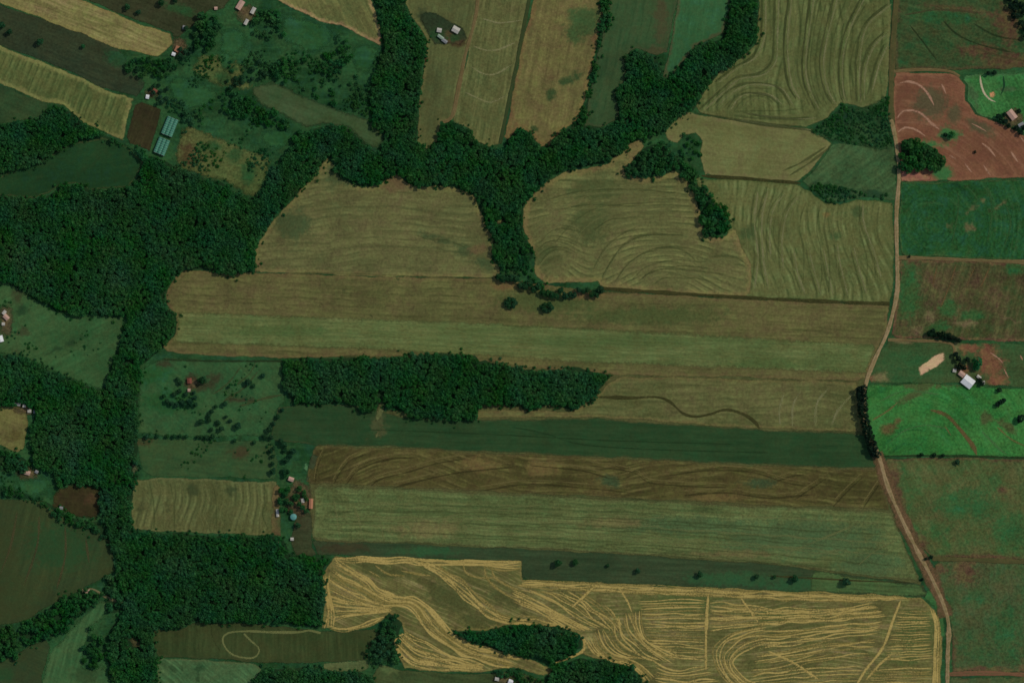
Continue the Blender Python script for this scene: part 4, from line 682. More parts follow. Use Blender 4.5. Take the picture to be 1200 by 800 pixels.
def wood(label, polys, spacing=4.0, rr=(2.1, 3.2), hh=(8, 9.2), drop=.03, mat=None, holes=(), seed=0, tb=0.0, margin=.3, floor=True, clump=None):
    """a wood that reads as one mass: every tree in it is real (stem and leafy crown), joined into one stuff object"""
    rg = np.random.default_rng(100 + seed)
    Vs, Ts, St = [], [], []
    for poly in polys:
        rp = rough_poly(poly, 7, 2.2, seed + len(poly))
        bp = np.array(rp); x0, y0 = bp.min(0); x1, y1 = bp.max(0)
        gx, gy = np.meshgrid(np.arange(x0, x1, spacing), np.arange(y0, y1, spacing * .87))
        gx = gx + (np.arange(gx.shape[0]) % 2)[:, None] * spacing / 2
        gx = gx.ravel() + rg.normal(0, spacing * .24, gx.size); gy = gy.ravel() + rg.normal(0, spacing * .24, gy.size)
        ok = inside(rp, gx, gy) & (rg.random(gx.size) > drop) & (gx > -34) & (gx < 1234) & (gy > -34) & (gy < 834)
        ok &= edge_dist(rp, gx, gy) > margin
        if clump is not None:      # bushes gather in patches
            f = np.sin(gx / 11 + 1.3 * np.sin(gy / 17)) + np.sin(gy / 9 + 1.1 * np.sin(gx / 13)) + .8 * np.sin((gx + gy) / 6.3) + rg.normal(0, .45, gx.size)
            ok &= f > clump
        for hx, hy, hr in holes: ok &= np.hypot(gx - hx, gy - hy) > hr
        for hx, hy, hr in TAKEN: ok &= np.hypot(gx - hx, gy - hy) > hr * .9
        gx, gy = gx[ok], gy[ok]
        ng = len(gx)
        if floor:      # shrubs and saplings that fray the wood's edge
            per = np.array(rp); k = rg.integers(0, len(per), int(len(per) * 2.2))
            gx = np.r_[gx, per[k, 0] + rg.normal(0, 2.6, len(k))]; gy = np.r_[gy, per[k, 1] + rg.normal(0, 2.6, len(k))]
        X, Y = gx - 600, 400 - gy; Z = H(X, Y)
        for it, (x, y, z) in enumerate(zip(X, Y, Z)):
            q = rg.random()
            R = rg.uniform(*rr) if q > .22 else (rr[1] * rg.uniform(1.05, 1.35) if q < .1 else rr[0] * rg.uniform(.7, .95))
            hgt = rg.uniform(*hh) * (1.05 if q < .1 else .93 if q < .22 else 1)
            if it >= ng: R = rg.uniform(.8, 2.0); hgt = R * rg.uniform(1.3, 2.2)
            a = rg.uniform(0, 6.28); c, s = math.cos(a), math.sin(a)
            v = FOREST[rg.integers(8)] * (R * rg.uniform(.9, 1.1), R * rg.uniform(.9, 1.1), R)
            v = np.column_stack([v[:, 0] * c - v[:, 1] * s + x, v[:, 0] * s + v[:, 1] * c + y, v[:, 2] + z + hgt - R * .9])
            Vs.append(v); t = np.clip(rg.normal(.45 + tb, .32), .02, .98)
            Ts.append(np.repeat(np.clip(t + rg.normal(0, .07, len(v) // 4), .01, .99), 4))
            St.append(stem_quads(.28, .14, -.3, hgt - R * .5) + (x, y, z))
    nm = 'woodland'
    V = np.concatenate(Vs + St); nl = sum(len(v) for v in Vs)
    T = np.concatenate(Ts + [np.zeros(len(V) - nl)])
    me = quad_mesh(nm, V, T, mat or LEAF); me.materials.append(BARK)
    mi = np.zeros(len(V) // 4, np.int32); mi[nl // 4:] = 1
    me.polygons.foreach_set('material_index', mi)
    o = bpy.data.objects.new(nm, me); COL.objects.link(o)
    tag(o, label, 'woodland', None, 'stuff')
    if floor:
        for poly in polys: field('forest_floor', 'dark leafy floor under ' + label, poly, FLOOR, 0, jit=1.6)
    WOODS[0] += len(St)
    return o
WOODS = [0]

# ---- trees that stand as things of their own
CROWNS = {}
def crown_mesh(kind, v):
    key = (kind, v)
    if key not in CROWNS:
        mat = {'round': LEAF_PASTURE, 'dark': LEAF_DARK, 'bright': LEAF_BRIGHT, 'wood': LEAF}[kind]
        V = quads_crown(200, 40 + v * 7 + len(kind), .22, .9)
        rg = np.random.default_rng(v)
        CROWNS[key] = quad_mesh('crown', V, np.repeat(np.clip(rg.normal(.3, .06, 200), 0, 1), 4), mat)
    return CROWNS[key]
TRUNK = None
def trunk_mesh():
    """tapered trunk with five limbs reaching into the crown, one metre tall units"""
    global TRUNK
    if TRUNK: return TRUNK
    V, F = [], []
    def limb(p0, p1, r0, r1, n=6):
        p0, p1 = Vector(p0), Vector(p1); q = (p1 - p0).to_track_quat('Z', 'Y'); b = len(V)
        for p, r in ((p0, r0), ((p0 + p1) / 2, (r0 + r1) / 2 * .95), (p1, r1)):
            for i in range(n):
                V.append(p + q @ Vector((r * math.cos(i * 2 * math.pi / n), r * math.sin(i * 2 * math.pi / n), 0)))
        for k in range(2):
            for i in range(n): F.append((b + k * n + i, b + k * n + (i + 1) % n, b + (k + 1) * n + (i + 1) % n, b + (k + 1) * n + i))
    limb((0, 0, -.04), (.01, 0, .82), .045, .014)
    for i in range(5):
        a = i * 1.26 + .3; z = .34 + .04 * i
        limb((0, 0, z), (.19 * math.cos(a), .19 * math.sin(a), z + .2), .02, .007, 5)
    me = bpy.data.meshes.new('trunk'); me.from_pydata([tuple(v) for v in V], [], F); me.materials.append(BARK); me.update()
    TRUNK = me; return me
def tree(px, py, R, label, group, kind='round', name='broadleaf_tree', hgt=None):
    x, y = wx(px), wy(py)
    hgt = hgt or R * random.uniform(2.0, 2.5)
    e = empty(name, (x, y, h1(x, y) + .1), random.uniform(0, 6.28))
    tag(e, label, 'shrub' if name == 'shrub' else 'tree', group)
    t = bpy.data.objects.new('trunk', trunk_mesh()); COL.objects.link(t); t.parent = e; t.scale = (hgt, hgt, hgt * .92)
    c = bpy.data.objects.new('crown', crown_mesh(kind, random.randrange(4))); COL.objects.link(c); c.parent = e
    c.location = (0, 0, hgt - R * .95); c.scale = (R * random.uniform(.9, 1.1), R * random.uniform(.9, 1.1), R); c.rotation_euler = (0, 0, random.uniform(0, 6.28))
    TAKEN.append((px, py, R))
    return e
def scatter(poly, n, rmin, rmax, label, group, kind='round', sep=1.5, name='broadleaf_tree', avoid=()):
    bp = np.array(poly); x0, y0 = bp.min(0); x1, y1 = bp.max(0); got = []; tries = 0
    while len(got) < n and tries < n * 80:
        tries += 1
        x, y = random.uniform(x0, x1), random.uniform(y0, y1); R = random.uniform(rmin, rmax)
        if not inside(poly, np.array([x]), np.array([y]))[0]: continue
        if any(math.hypot(x - a, y - b) < (R + c) * sep * .5 for a, b, c in got): continue
        if any(math.hypot(x - a, y - b) < c for a, b, c in avoid): continue
        got.append((x, y, R)); tree(x, y, R, label, group, kind, name)
# double row by the road
rp = spline([(1008, 455), (1009, 470), (1011, 488), (1016, 506), (1020, 520), (1024, 531)], 1.0)
for i in range(13):
    q = rp[int(i / 12 * (len(rp) - 1))]
    for s in (-2.2, 2.6):
        tree(q[0] + s + random.uniform(-.6, .6), q[1] + random.uniform(-1.2, 1.2), random.uniform(3.8, 4.8), 'very dark dense tree in the double row hugging the dirt road bend', 'trees in the double row by the road', 'dark', hgt=random.uniform(10, 13))
# white roofed farm
for x, y, R in ((1119, 415, 3.6), (1122, 420, 3.8), (1126, 427, 4), (1123, 430, 3.4), (1129, 431, 3)): tree(x, y, R, 'dark tree in the clump just above the white roofed house', 'trees above the white roofed house', 'dark')
tree(1133, 421, 3, 'small very dark tree between the dark clump and the bright round tree', None, 'dark')
tree(1144, 424, 6.4, 'large bright green round tree standing on red bare earth', None, 'bright')
tree(1143, 430, 4.2, 'bright green tree leaning against the largest round tree', None, 'bright')
for x, y in ((1147, 445), (1150, 449)): tree(x, y, 3, 'small dark tree against the right corner of the white roofed house', 'trees at the house corner', 'dark')
for i in range(12):
    x = 1089 + i * 3.1; tree(x, 389.5 + i * .75 + random.uniform(-2, 2), random.uniform(2.8, 4), 'dark tree in the short hedge row beside the farm lane', 'hedge trees by the farm lane', 'dark')
for x, y, R in ((1170, 457, 3), (1172, 471, 3.4), (1168, 474, 3), (1175, 469, 3)): tree(x, y, R, 'dark tree in the loose trio on the bright pasture', 'loose trees on the bright pasture', 'dark')
tree(1195, 490, 5, 'dense round dark tree alone at the edge of the bright pasture', None, 'dark')
for x, y in ((1079, 532), (1094, 533), (1104, 533.5)): tree(x, y, 2.6, 'small dark tree on the fence line below the bright pasture', 'fence line trees', 'dark')
tree(1121, 541, 3.2, 'single green shrubby tree just below the pasture fence line', None)
# garden, north-east
for x, y in ((1157, 86.5), (1164, 86)): tree(x, y, 2.8, 'small black green conifer like tree on the garden top edge', 'garden edge trees', 'dark')
for x, y, R in ((1169, 137, 3.6), (1172, 141, 3.2), (1177, 143, 3.4), (1181, 148, 3.2), (1190, 151, 3.4), (1195, 156, 3.2), (1199, 150, 3.6), (1193, 131, 2.8), (1176, 135, 2.8)): tree(x, y, R, 'dark tree in the clump wrapped round the pink roofed house', 'trees round the pink roofed house', 'dark')
scatter([(1178, -4), (1206, -4), (1206, 46), (1195, 42), (1188, 26)], 12, 3.6, 4.8, 'dark tree in the wood corner above the garden', 'wood corner trees', 'dark')
tree(1114, 159, 4.6, 'bright green bush inside the red ploughed field', None, 'bright', 'shrub')
tree(1107, 158.5, 2.6, 'tiny dark bush touching the bright bush in the red field', None, 'dark', 'shrub')
tree(1142, 178.5, 1.8, 'lone tiny dark shrub on the red ploughed field', None, 'dark', 'shrub')
scatter([(1054, 168), (1072, 165), (1090, 169), (1104, 179), (1108, 190), (1098, 199), (1056, 200)], 34, 4.2, 6, 'dark green tree in the dense clump between road and red field', 'trees in the roadside clump', 'wood', sep=.72)
tree(1084, 654, 2, 'small dark roadside tree at the lane turning', None, 'dark'); tree(1090, 652, 2.6, 'low dark tree leaning over the lane start', None, 'dark'); tree(1080, 678, 2, 'lone small dark bush left of the road bend', None, 'dark', 'shrub')
tree(1065, 300.5, 1.8, 'tiny dark bush at the mouth of the narrow brown lane', None, 'dark', 'shrub')
# dark grass strip
for x, y, R in ((654, 659, 4.4), (674, 658, 3.6), (712, 662, 2.4), (747, 668, 3), (820, 672, 3.6), (886, 675, 3.2), (931, 677, 4.4), (991, 681, 4.8), (907, 675, 2.2)): tree(x, y, R, 'lone tree on the dark grass strip above the straw field', 'lone trees on the dark grass strip')
# round clumps in the stubble
for cx, cy, gname in ((599, 355, 'leftmost'), (641, 360, 'right')):
    lab = 'dark tree in the round clump %s the long brown stubble' % ('close to the wood tip on' if gname == 'leftmost' else 'standing free on')
    for k in range(6):
        a = k * 1.05; tree(cx + 5 * math.cos(a), cy + 4 * math.sin(a), random.uniform(2.8, 3.8), lab, lab.replace('dark tree in the ', ''))
# hedge along the ditch
for i in range(24):
    t = i / 23; x = 584 + t * 120; y = 322 + 22 * min(1, t * 1.9) - (2 if t > .6 else 0) * (t - .6) * 3 + random.uniform(-3.5, 3.5)
    tree(x, y, random.uniform(3.2, 4.6), 'small dark tree in the ragged hedge at the swirled field edge', 'ragged hedge trees')
# cattle pasture
orch = 'dark tree in the orchard below the lone brick red house'
for x, y, R in ((192, 464, 2.8), (196, 470, 3), (201, 473, 3.2), (207, 474, 3), (213, 471, 3), (204, 462, 2.8), (210, 458, 3), (211, 448, 3.2), (208, 444, 2.6), (216, 474, 2.8), (222, 470, 3.4), (228, 466, 3.2), (224, 474, 3.2), (218, 462, 2.8), (229, 474, 3), (227, 460, 2.4)): tree(x, y, R, orch, 'orchard trees')
tree(237, 445, 5.2, 'large round dark tree right of the lone brick red house', None)
sp = 'small round tree dotted over the open green pasture'
for x, y, R in ((264, 473, 3.4), (248, 482, 3), (253, 476, 2.4), (245, 487, 2.6), (236, 494, 3.4), (245, 492, 2.8), (256, 495, 3), (265, 488, 2.2), (270, 493, 2.4), (279, 499, 4), (260, 502, 3.4), (248, 503, 2.6), (242, 512, 3.2), (249, 511, 3.4), (291, 448, 4.2), (297, 452, 2.6), (308, 440, 2.8), (268, 453, 2), (275, 516, 2.6), (298, 518, 2.4)): tree(x, y, R, sp, 'trees dotted over the pasture')
for x in (172, 184, 196, 204, 211, 218, 232, 236): tree(x, 511 + random.uniform(-.8, .8), random.uniform(2.2, 3), 'small tree in the thin row dividing the two green pastures', 'row dividing the pastures')
# fallow strip, north-west
for x, y, R in ((48, 50, 4.2), (12, 38, 3.4), (3, 30, 4.2)): tree(x, y, R, 'lone dark tree on the dark fallow strip', 'lone trees on the fallow strip')
tree(98, 55, 2.6, 'pale green bush on the dark fallow strip', None, 'bright', 'shrub')
for x, y, R in ((150, 9, 3.6), (163, 15, 3), (190, 4, 4), (206, 1, 3.4)): tree(x, y, R, 'lone dark tree on the olive brown field above the straw strip', 'lone trees on the brown fallow field')
scatter([(232, 18), (255, 17), (260, 30), (252, 46), (248, 60), (232, 60), (228, 38)], 26, 3.4, 4.8, 'dark tree in the dense farm grove beside the lush paddock', 'trees in the farm grove', 'wood', sep=1.0)
scatter([(205, 60), (212, 36), (226, 30), (229, 60), (226, 74), (210, 82), (188, 86), (150, 82), (150, 68), (190, 68)], 16, 2.2, 3.4, 'small dark tree scattered round the north western farmyard', 'trees round the farmyard', 'round', avoid=((206, 64, 5), (222, 30, 4)))
scatter([(170, 103), (196, 97), (204, 112), (196, 126), (170, 118)], 10, 2.2, 3.2, 'dark tree by the white shed above the greenhouses', 'trees above the greenhouses', 'round', avoid=((173, 114, 5),))
scatter([(262, 78), (300, 70), (325, 78), (300, 100), (268, 106)], 12, 2.2, 3.6, 'small tree on the pale dry scrub clearing', 'trees on the scrub clearing', 'round')
# middle farm
scatter([(330, 572), (350, 570), (362, 580), (360, 600), (348, 618), (336, 600), (326, 596)], 22, 2.6, 3.8, 'dark tree crowding round the teal tank of the middle farm', 'trees of the middle farm', 'wood', sep=1.0, avoid=((344, 605, 5), (355, 587, 4), (365, 590, 5)))
scatter([(322, 512), (350, 520), (345, 545), (336, 560), (318, 560), (316, 530)], 15, 2.4, 3.8, 'dark tree by the lane above the middle farm', 'trees above the middle farm', 'round', sep=1.1)
for x, y, R in ((331, 480, 2.6), (326, 488, 3), (321, 496, 2.8), (316, 503, 3.4), (311, 511, 3.6), (318, 512, 3)): tree(x, y, R, 'tree in the slanting row at the crop strip end', 'slanting row trees', 'round')
# clump in the valley pasture
scatter([(104, 737), (112, 732), (120, 745), (120, 775), (110, 781), (97, 779), (97, 760)], 18, 3.0, 4.2, 'dark tree in the oval clump on the valley pasture', 'trees in the oval clump', 'wood', sep=1.0)

# ---- woods
wood('the large western wood', [[(-40, 225), (0, 229), (40, 234), (58, 227), (70, 219), (88, 217), (105, 224), (150, 221), (163, 204), (172, 188), (205, 196), (235, 210), (262, 215), (285, 230), (300, 232), (312, 212), (330, 188), (350, 158), (385, 147), (400, 160), (390, 182), (372, 200), (352, 221), (328, 246), (311, 268), (299, 290), (300, 318), (270, 319), (240, 316), (215, 315), (205, 322), (197, 336), (192, 346), (194, 359), (204, 370), (206, 388), (190, 408), (168, 402), (150, 370), (75, 366), (55, 358), (30, 342), (14, 334), (-40, 320)]], 4.0, seed=1, drop=.02, tb=-.14)
wood('the creek wood running south between pasture and fields', [[(150, 370), (172, 398), (192, 407), (166, 428), (160, 470), (158, 515), (163, 556), (153, 590), (151, 621), (155, 660), (152, 695), (172, 735), (182, 770), (184, 850), (134, 850), (130, 790), (124, 765), (130, 735), (146, 718), (150, 700), (138, 685), (135, 650), (122, 622), (117, 600), (118, 540), (120, 500), (119, 460), (132, 435), (142, 400)]], 4.0, seed=2, holes=((152, 424, 5), (158, 548, 5), (158, 752, 8)), tb=.1)
wood('the shady wood west of the creek', [[(-40, 414), (16, 416), (40, 425), (62, 434), (92, 448), (119, 458), (121, 500), (118, 572), (90, 566), (66, 570), (62, 552), (44, 548), (36, 520), (36, 500), (42, 484), (30, 476), (-40, 476)]], 4.0, seed=3, tb=-.12)
wood('the wood below the greenish stubble strip', [[(-40, 146), (0, 146), (20, 143), (45, 138), (60, 126), (75, 128), (105, 149), (140, 167), (176, 182), (206, 196), (172, 190), (150, 172), (118, 161), (90, 167), (40, 191), (0, 206), (-40, 206)]], 4.0, seed=4, tb=-.15)
wood('the branching gallery wood along the northern creek', [[(434, -40), (474, -40), (474, 4), (485, 25), (499, 48), (497, 70), (490, 110), (488, 165), (501, 174), (513, 165), (518, 147), (538, 146), (551, 153), (557, 165), (572, 172), (587, 174), (606, 150), (622, 156), (632, 173), (645, 171), (660, 154), (675, 145), (684, 148), (705, 151), (727, 139), (724, 106), (735, 95), (733, 68), (745, 59), (770, 68), (780, 96), (800, 76), (818, 55), (848, 45), (857, 0), (860, -40), (890, -40), (888, 48), (870, 66), (843, 83), (823, 110), (813, 130), (780, 150), (765, 160), (745, 162), (728, 178), (712, 190), (660, 199), (642, 211), (624, 226), (612, 243), (612, 268), (626, 302), (612, 312), (590, 312), (578, 302), (579, 280), (566, 252), (553, 226), (530, 217), (492, 216), (478, 212), (465, 202), (445, 214), (425, 219), (400, 208), (391, 190), (388, 165), (386, 147), (405, 150), (424, 166), (440, 178), (456, 164), (440, 150), (433, 120), (441, 75), (449, 55), (448, 40)]], 4.0, seed=5, tb=.12, holes=((585, 260, 4), (590, 258, 3)))
wood('the hedge strip between dark crop and brown stubble', [[(708, -40), (718, -40), (714, 20), (704, 55), (698, 90), (690, 118), (684, 148), (676, 144), (685, 122), (692, 90), (700, 50), (706, 15)]], 5, (2.4, 3.8), (5, 9), seed=6, margin=.5)
wood('the hooked wood tongue in the stubble', [[(728, 204), (738, 192), (748, 180), (758, 172), (768, 168), (782, 170), (792, 184), (806, 196), (822, 212), (836, 226), (848, 240), (857, 258), (852, 272), (830, 279), (822, 262), (818, 238), (806, 213), (790, 200), (772, 205), (754, 208)]], 6, (2.6, 4.2), (6, 10), seed=7)
wood('the brown tinged thicket on the stubble corner', [[(792, 166), (800, 157), (814, 153), (824, 160), (822, 176), (816, 190), (808, 192), (796, 180)]], 6, (1.8, 3), (3, 6), drop=.45, seed=8, floor=False)
wood('the central block wood below the long parcel', [[(335, 421), (440, 421), (475, 418), (500, 414), (555, 414), (562, 424), (600, 429), (640, 436), (665, 430), (715, 440), (706, 450), (695, 466), (668, 480), (652, 475), (640, 474), (620, 482), (610, 474), (565, 472), (558, 490), (520, 493), (480, 490), (474, 482), (455, 476), (430, 479), (408, 472), (345, 473), (335, 450)]], 4.0, seed=9, holes=((447, 462, 5), (448, 474, 5), (464, 480, 5)))
wood('the square wood above the olive brown field', [[(154, 624), (225, 626), (330, 630), (338, 648), (372, 652), (386, 656), (378, 676), (380, 705), (376, 732), (300, 728), (250, 727), (232, 725), (212, 736), (186, 734), (178, 760), (160, 742), (150, 700), (155, 660)]], 4.0, seed=10, tb=-.05, holes=((340, 650, 4), (365, 640, 4)))
wood('the small thicket in the cut straw', [[(455, 718), (464, 720), (472, 730), (466, 742), (472, 758), (470, 774), (440, 776), (430, 768), (432, 758), (444, 744), (450, 730)]], 6, seed=11)
wood('the narrow wood inside the straw field', [[(528, 737), (545, 737), (570, 738), (600, 731), (640, 733), (662, 735), (680, 746), (682, 758), (668, 768), (648, 772), (620, 766), (590, 762), (560, 754)]], 4.0, seed=12, tb=-.1)
wood('the southern wood below the straw field', [[(648, 782), (682, 771), (704, 773), (742, 776), (752, 800), (760, 850), (640, 850), (640, 800)]], 4.0, seed=13, tb=-.12)
wood('the southern wood below the olive brown field', [[(308, 784), (320, 781), (370, 782), (388, 787), (425, 788), (438, 792), (440, 850), (292, 850), (298, 800)]], 4.0, seed=14, tb=-.1)
wood('the hedge wood along the valley pasture', [[(-40, 736), (12, 733), (20, 744), (19, 772), (-40, 780)], [(22, 745), (30, 730), (60, 709), (98, 690), (112, 696), (120, 692), (116, 702), (90, 722), (78, 738), (58, 748), (40, 754)], [(124, 680), (140, 672), (150, 690), (146, 712), (128, 718), (124, 706)]], 6, (2.6, 4.2), (6, 10), seed=15, holes=((34, 742, 5), (132, 704, 7), (140, 694, 4)))
wood('the hedge above the olive crop field', [[(66, 596), (92, 608), (113, 612), (124, 625), (134, 640), (118, 628), (96, 622), (70, 606), (50, 590), (20, 582), (0, 580), (-40, 575), (-40, 564), (0, 572), (30, 578)], [(-40, 524), (0, 525), (26, 536), (34, 542), (34, 552), (20, 552), (-40, 548)]], 5.6, (2.2, 3.6), (5, 8), drop=.15, seed=16)
wood('the dark clumps on the northern pasture', [[(396, 36), (410, 44), (416, 58), (406, 80), (386, 89), (366, 82), (374, 66), (392, 56)], [(300, 12), (326, 8), (334, 24), (332, 44), (318, 50), (300, 40)], [(325, 62), (360, 68), (352, 88), (330, 98), (318, 84)], [(258, 108), (288, 104), (305, 124), (330, 138), (352, 152), (320, 150), (300, 148), (282, 138), (258, 128)], [(210, 140), (230, 130), (244, 144), (228, 150)], [(188, 64), (215, 78), (200, 92), (150, 88), (146, 72)]], 6.2, (2.4, 3.8), (5, 9), drop=.12, seed=17, tb=-.05, floor=False, holes=((308, 30, 6), (206, 64, 6), (204, 66, 5)))
wood('the loose scrub along the northern pasture', [[(340, 88), (380, 92), (410, 90), (436, 96), (432, 140), (404, 128), (360, 110)], [(268, 68), (300, 66), (330, 78), (330, 96), (300, 98), (270, 84)]], 8, (1.5, 3), (3, 5), drop=.35, seed=18, floor=False)
wood('the low scrub in the hollow under the terraced field', [[(952, 156), (960, 145), (974, 138), (986, 123), (1012, 127), (1040, 112), (1045, 172), (1010, 172), (975, 162)]], 3.4, (1.4, 2.4), (1.8, 3), drop=.2, seed=19, floor=False)
wood('the dark scrub bank along the rough grass field', [[(944, 216), (958, 214), (990, 222), (1010, 226), (1042, 228), (1036, 234), (1000, 232), (985, 237), (968, 236)]], 3.4, (1.4, 2.4), (1.8, 3), drop=.2, seed=20, floor=False)
wood('the shadowy thicket around the south edge cottages', [[(572, 784), (590, 781), (612, 785), (640, 797), (640, 812), (604, 812), (598, 792), (580, 790)]], 5.6, (2, 3.2), (4, 7), drop=.15, seed=21, floor=False, holes=((583, 796, 4), (598, 797, 4)))

wood('the low scrub joining the wood tip to the ragged hedge', [[(582, 312), (612, 310), (628, 320), (642, 331), (642, 340), (612, 338), (588, 330)]], 3.8, (1.6, 3), (2.5, 5), drop=.5, seed=22, floor=False)
wood('the mottled scrub over the north western smallholdings', [[(206, 60), (262, 66), (300, 52), (330, 50), (372, 66), (420, 92), (436, 100), (436, 140), (404, 130), (352, 108), (320, 94), (288, 102), (268, 108), (262, 120), (240, 130), (214, 146), (196, 130), (196, 100)], [(290, 106), (330, 136), (358, 152), (340, 176), (318, 184), (290, 172), (250, 156), (262, 130)], [(214, 152), (240, 156), (318, 186), (300, 228), (262, 212), (208, 194)]], 3.6, (.9, 2.2), (1.2, 3.0), drop=.15, seed=23, floor=False, clump=.75, holes=((178, 108, 10), (199, 148, 16), (190, 171, 14)))
wood('the loose bushes on the western pastures', [[(166, 432), (332, 424), (332, 470), (318, 512), (322, 558), (180, 556), (164, 540)], [(-20, 340), (60, 368), (140, 376), (120, 452), (40, 422), (-20, 410)], [(0, 560), (60, 560), (50, 584), (0, 576)]], 4.2, (.8, 1.8), (1.0, 2.2), drop=.3, seed=24, floor=False, clump=1.5, holes=((222, 448, 9), (5, 375, 12)))
# ------------------------------------------------------------------ buildings
def box(V, F, x0, x1, y0, y1, z0, z1):
    b = len(V); V += [(x0, y0, z0), (x1, y0, z0), (x1, y1, z0), (x0, y1, z0), (x0, y0, z1), (x1, y0, z1), (x1, y1, z1), (x0, y1, z1)]
    F += [(b, b + 3, b + 2, b + 1), (b + 4, b + 5, b + 6, b + 7), (b, b + 1, b + 5, b + 4), (b + 1, b + 2, b + 6, b + 5), (b + 2, b + 3, b + 7, b + 6), (b + 3, b, b + 4, b + 7)]
def box_obj(name, dims, mat, parent):
    V, F = [], []; box(V, F, *dims); return mesh_obj(name, V, F, mat, parent)
def roof_mat(name, col, rough=.6, stripe=.9):
    M = NT(name); P = M.obj()
    sx = M.node('ShaderNodeSeparateXYZ'); M.link(P, sx.inputs[0])
    wv = M.math('ABSOLUTE', M.math('SINE', M.math('MULTIPLY', sx.outputs[0], 9)))
    n = M.noise(P, .9, 4, .65)
    v = M.math('ADD', M.math('MULTIPLY', M.math('SUBTRACT', n, .5), .7), M.math('ADD', .9, M.math('MULTIPLY', wv, .15)))
    hsv = M.node('ShaderNodeHueSaturation'); hsv.inputs['Color'].default_value = col; M.link(v, hsv.inputs['Value']); M.link(hsv.outputs[0], M.b.inputs['Base Color'])
    M.b.inputs['Roughness'].default_value = rough
    return M.m
R_WHITE = roof_mat('white_roof', (.80, .78, .72, 1)); R_CREAM = roof_mat('cream_roof', (.52, .48, .38, 1)); R_PINK = roof_mat('pink_tile', (.55, .34, .24, 1)); R_ORANGE = roof_mat('orange_tile', (.46, .2, .1, 1))
R_RED = roof_mat('red_tile', (.22, .07, .04, 1)); R_GREY = roof_mat('grey_sheet', (.26, .26, .24, 1)); R_TEAL = roof_mat('teal_sheet', (.08, .34, .28, 1)); R_PGREEN = roof_mat('pale_green_sheet', (.3, .38, .26, 1))
WALL = plain_mat('plaster', (.5, .46, .4, 1), (.58, .54, .47, 1), 1.0); WOODM = plain_mat('door_wood', (.12, .07, .04, 1), (.16, .1, .06, 1), 2); FRAME = plain_mat('window_frame', (.7, .7, .68, 1), (.75, .75, .72, 1), 2)
gm = NT('window_glass'); gm.b.inputs['Base Color'].default_value = (.02, .03, .035, 1); gm.b.inputs['Roughness'].default_value = .08; gm.b.inputs['Specular IOR Level'].default_value = .5; GLASS = gm.m
def house(px, py, L, Wd, ang, roofm, label, cat='house', name='farm_house', hw=2.8, rise=.16, windows=2, group=None, porch=False):
    """gabled building: length along local x; ang is the direction of the ridge on the picture, clockwise from the right"""
    x, y = wx(px), wy(py)
    e = empty(name, (x, y, h1(x, y) + .35), math.radians(-ang)); tag(e, label, cat, group)
    l, wd = L / 2, Wd / 2; rh = Wd * rise
    V = [(-l, -wd, -.5), (l, -wd, -.5), (l, wd, -.5), (-l, wd, -.5), (-l, -wd, hw), (l, -wd, hw), (l, wd, hw), (-l, wd, hw), (-l, 0, hw + rh), (l, 0, hw + rh)]
    F = [(0, 1, 5, 4), (2, 3, 7, 6), (1, 2, 6, 9, 5), (3, 0, 4, 8, 7)]
    mesh_obj('wall', V, F, WALL, e)
    o, t = .5, .14
    for s in (-1, 1):
        slope = rh / wd
        ye = s * (wd + o); ze = hw - o * slope
        a = [(-l - o, ye, ze), (l + o, ye, ze), (l + o, 0, hw + rh), (-l - o, 0, hw + rh)]
        Vr = [(p[0], p[1], p[2] + .02) for p in a] + [(p[0], p[1], p[2] + .02 + t) for p in a]
        Fr = [(0, 1, 2, 3), (7, 6, 5, 4), (0, 4, 5, 1), (1, 5, 6, 2), (2, 6, 7, 3), (3, 7, 4, 0)]
        mesh_obj('roof_slope', Vr, Fr if s > 0 else [f[::-1] for f in Fr], roofm, e)
    box_obj('ridge_cap', (-l - o, l + o, -.14, .14, hw + rh + .1, hw + rh + .24), roofm, e)
    d = box_obj('door', (-.45, .45, -wd - .06, -wd + .02, -.3, 1.9), WOODM, e)
    box_obj('handle', (.28, .36, -wd - .13, -wd - .055, .75, .85), FRAME, d)
    for k in range(windows):
        for s in (-1, 1):
            cx = s * (l * .5)
            yy = -wd if k == 0 else wd
            y0, y1 = (yy - .05, yy + .02) if k == 0 else (yy - .02, yy + .05)
            wobj = box_obj('window', (cx - .6, cx + .6, y0, y1, .8, 1.9), FRAME, e)
            yo = (yy - .07, yy - .048) if k == 0 else (yy + .048, yy + .07)
            box_obj('pane', (cx - .5, cx - .04, *yo, .9, 1.8), GLASS, wobj); box_obj('pane', (cx + .04, cx + .5, *yo, .9, 1.8), GLASS, wobj)
    return e
house(1133.6, 447, 12.5, 11, 38, R_WHITE, 'white roofed farmhouse standing slantwise at the top of the bright pasture', porch=True)
house(1126.4, 438, 6.5, 5, 38, R_PINK, 'small pink roofed outbuilding touching the white roofed house', 'shed', 'farm_shed')
house(1151.5, 448, 2.8, 3.2, 0, R_CREAM, 'tiny pale shed beside the white roofed house', 'shed', 'garden_shed', 2.0, windows=1)
house(1146.5, 441.5, 4.5, 2.6, 40, R_CREAM, 'little pale lean roof behind the white roofed house', 'shed', 'garden_shed', 2.0, windows=1)
house(1118, 434, 3.2, 3, 10, R_CREAM, 'little cream roofed hut left of the pink roofed outbuilding', 'shed', 'garden_shed', 2.0, windows=1)
house(1185, 135, 11, 7, 52, R_PINK, 'pink and cream roofed house wrapped in dark trees at the garden', windows=2)
house(1196, 147, 6, 4.4, -30, R_GREY, 'grey roofed shed below the pink roofed house', 'shed', 'farm_shed')
house(282, 6.5, 10.5, 5.6, -58, R_PINK, 'bright orange pink roofed house above the grove', windows=2)
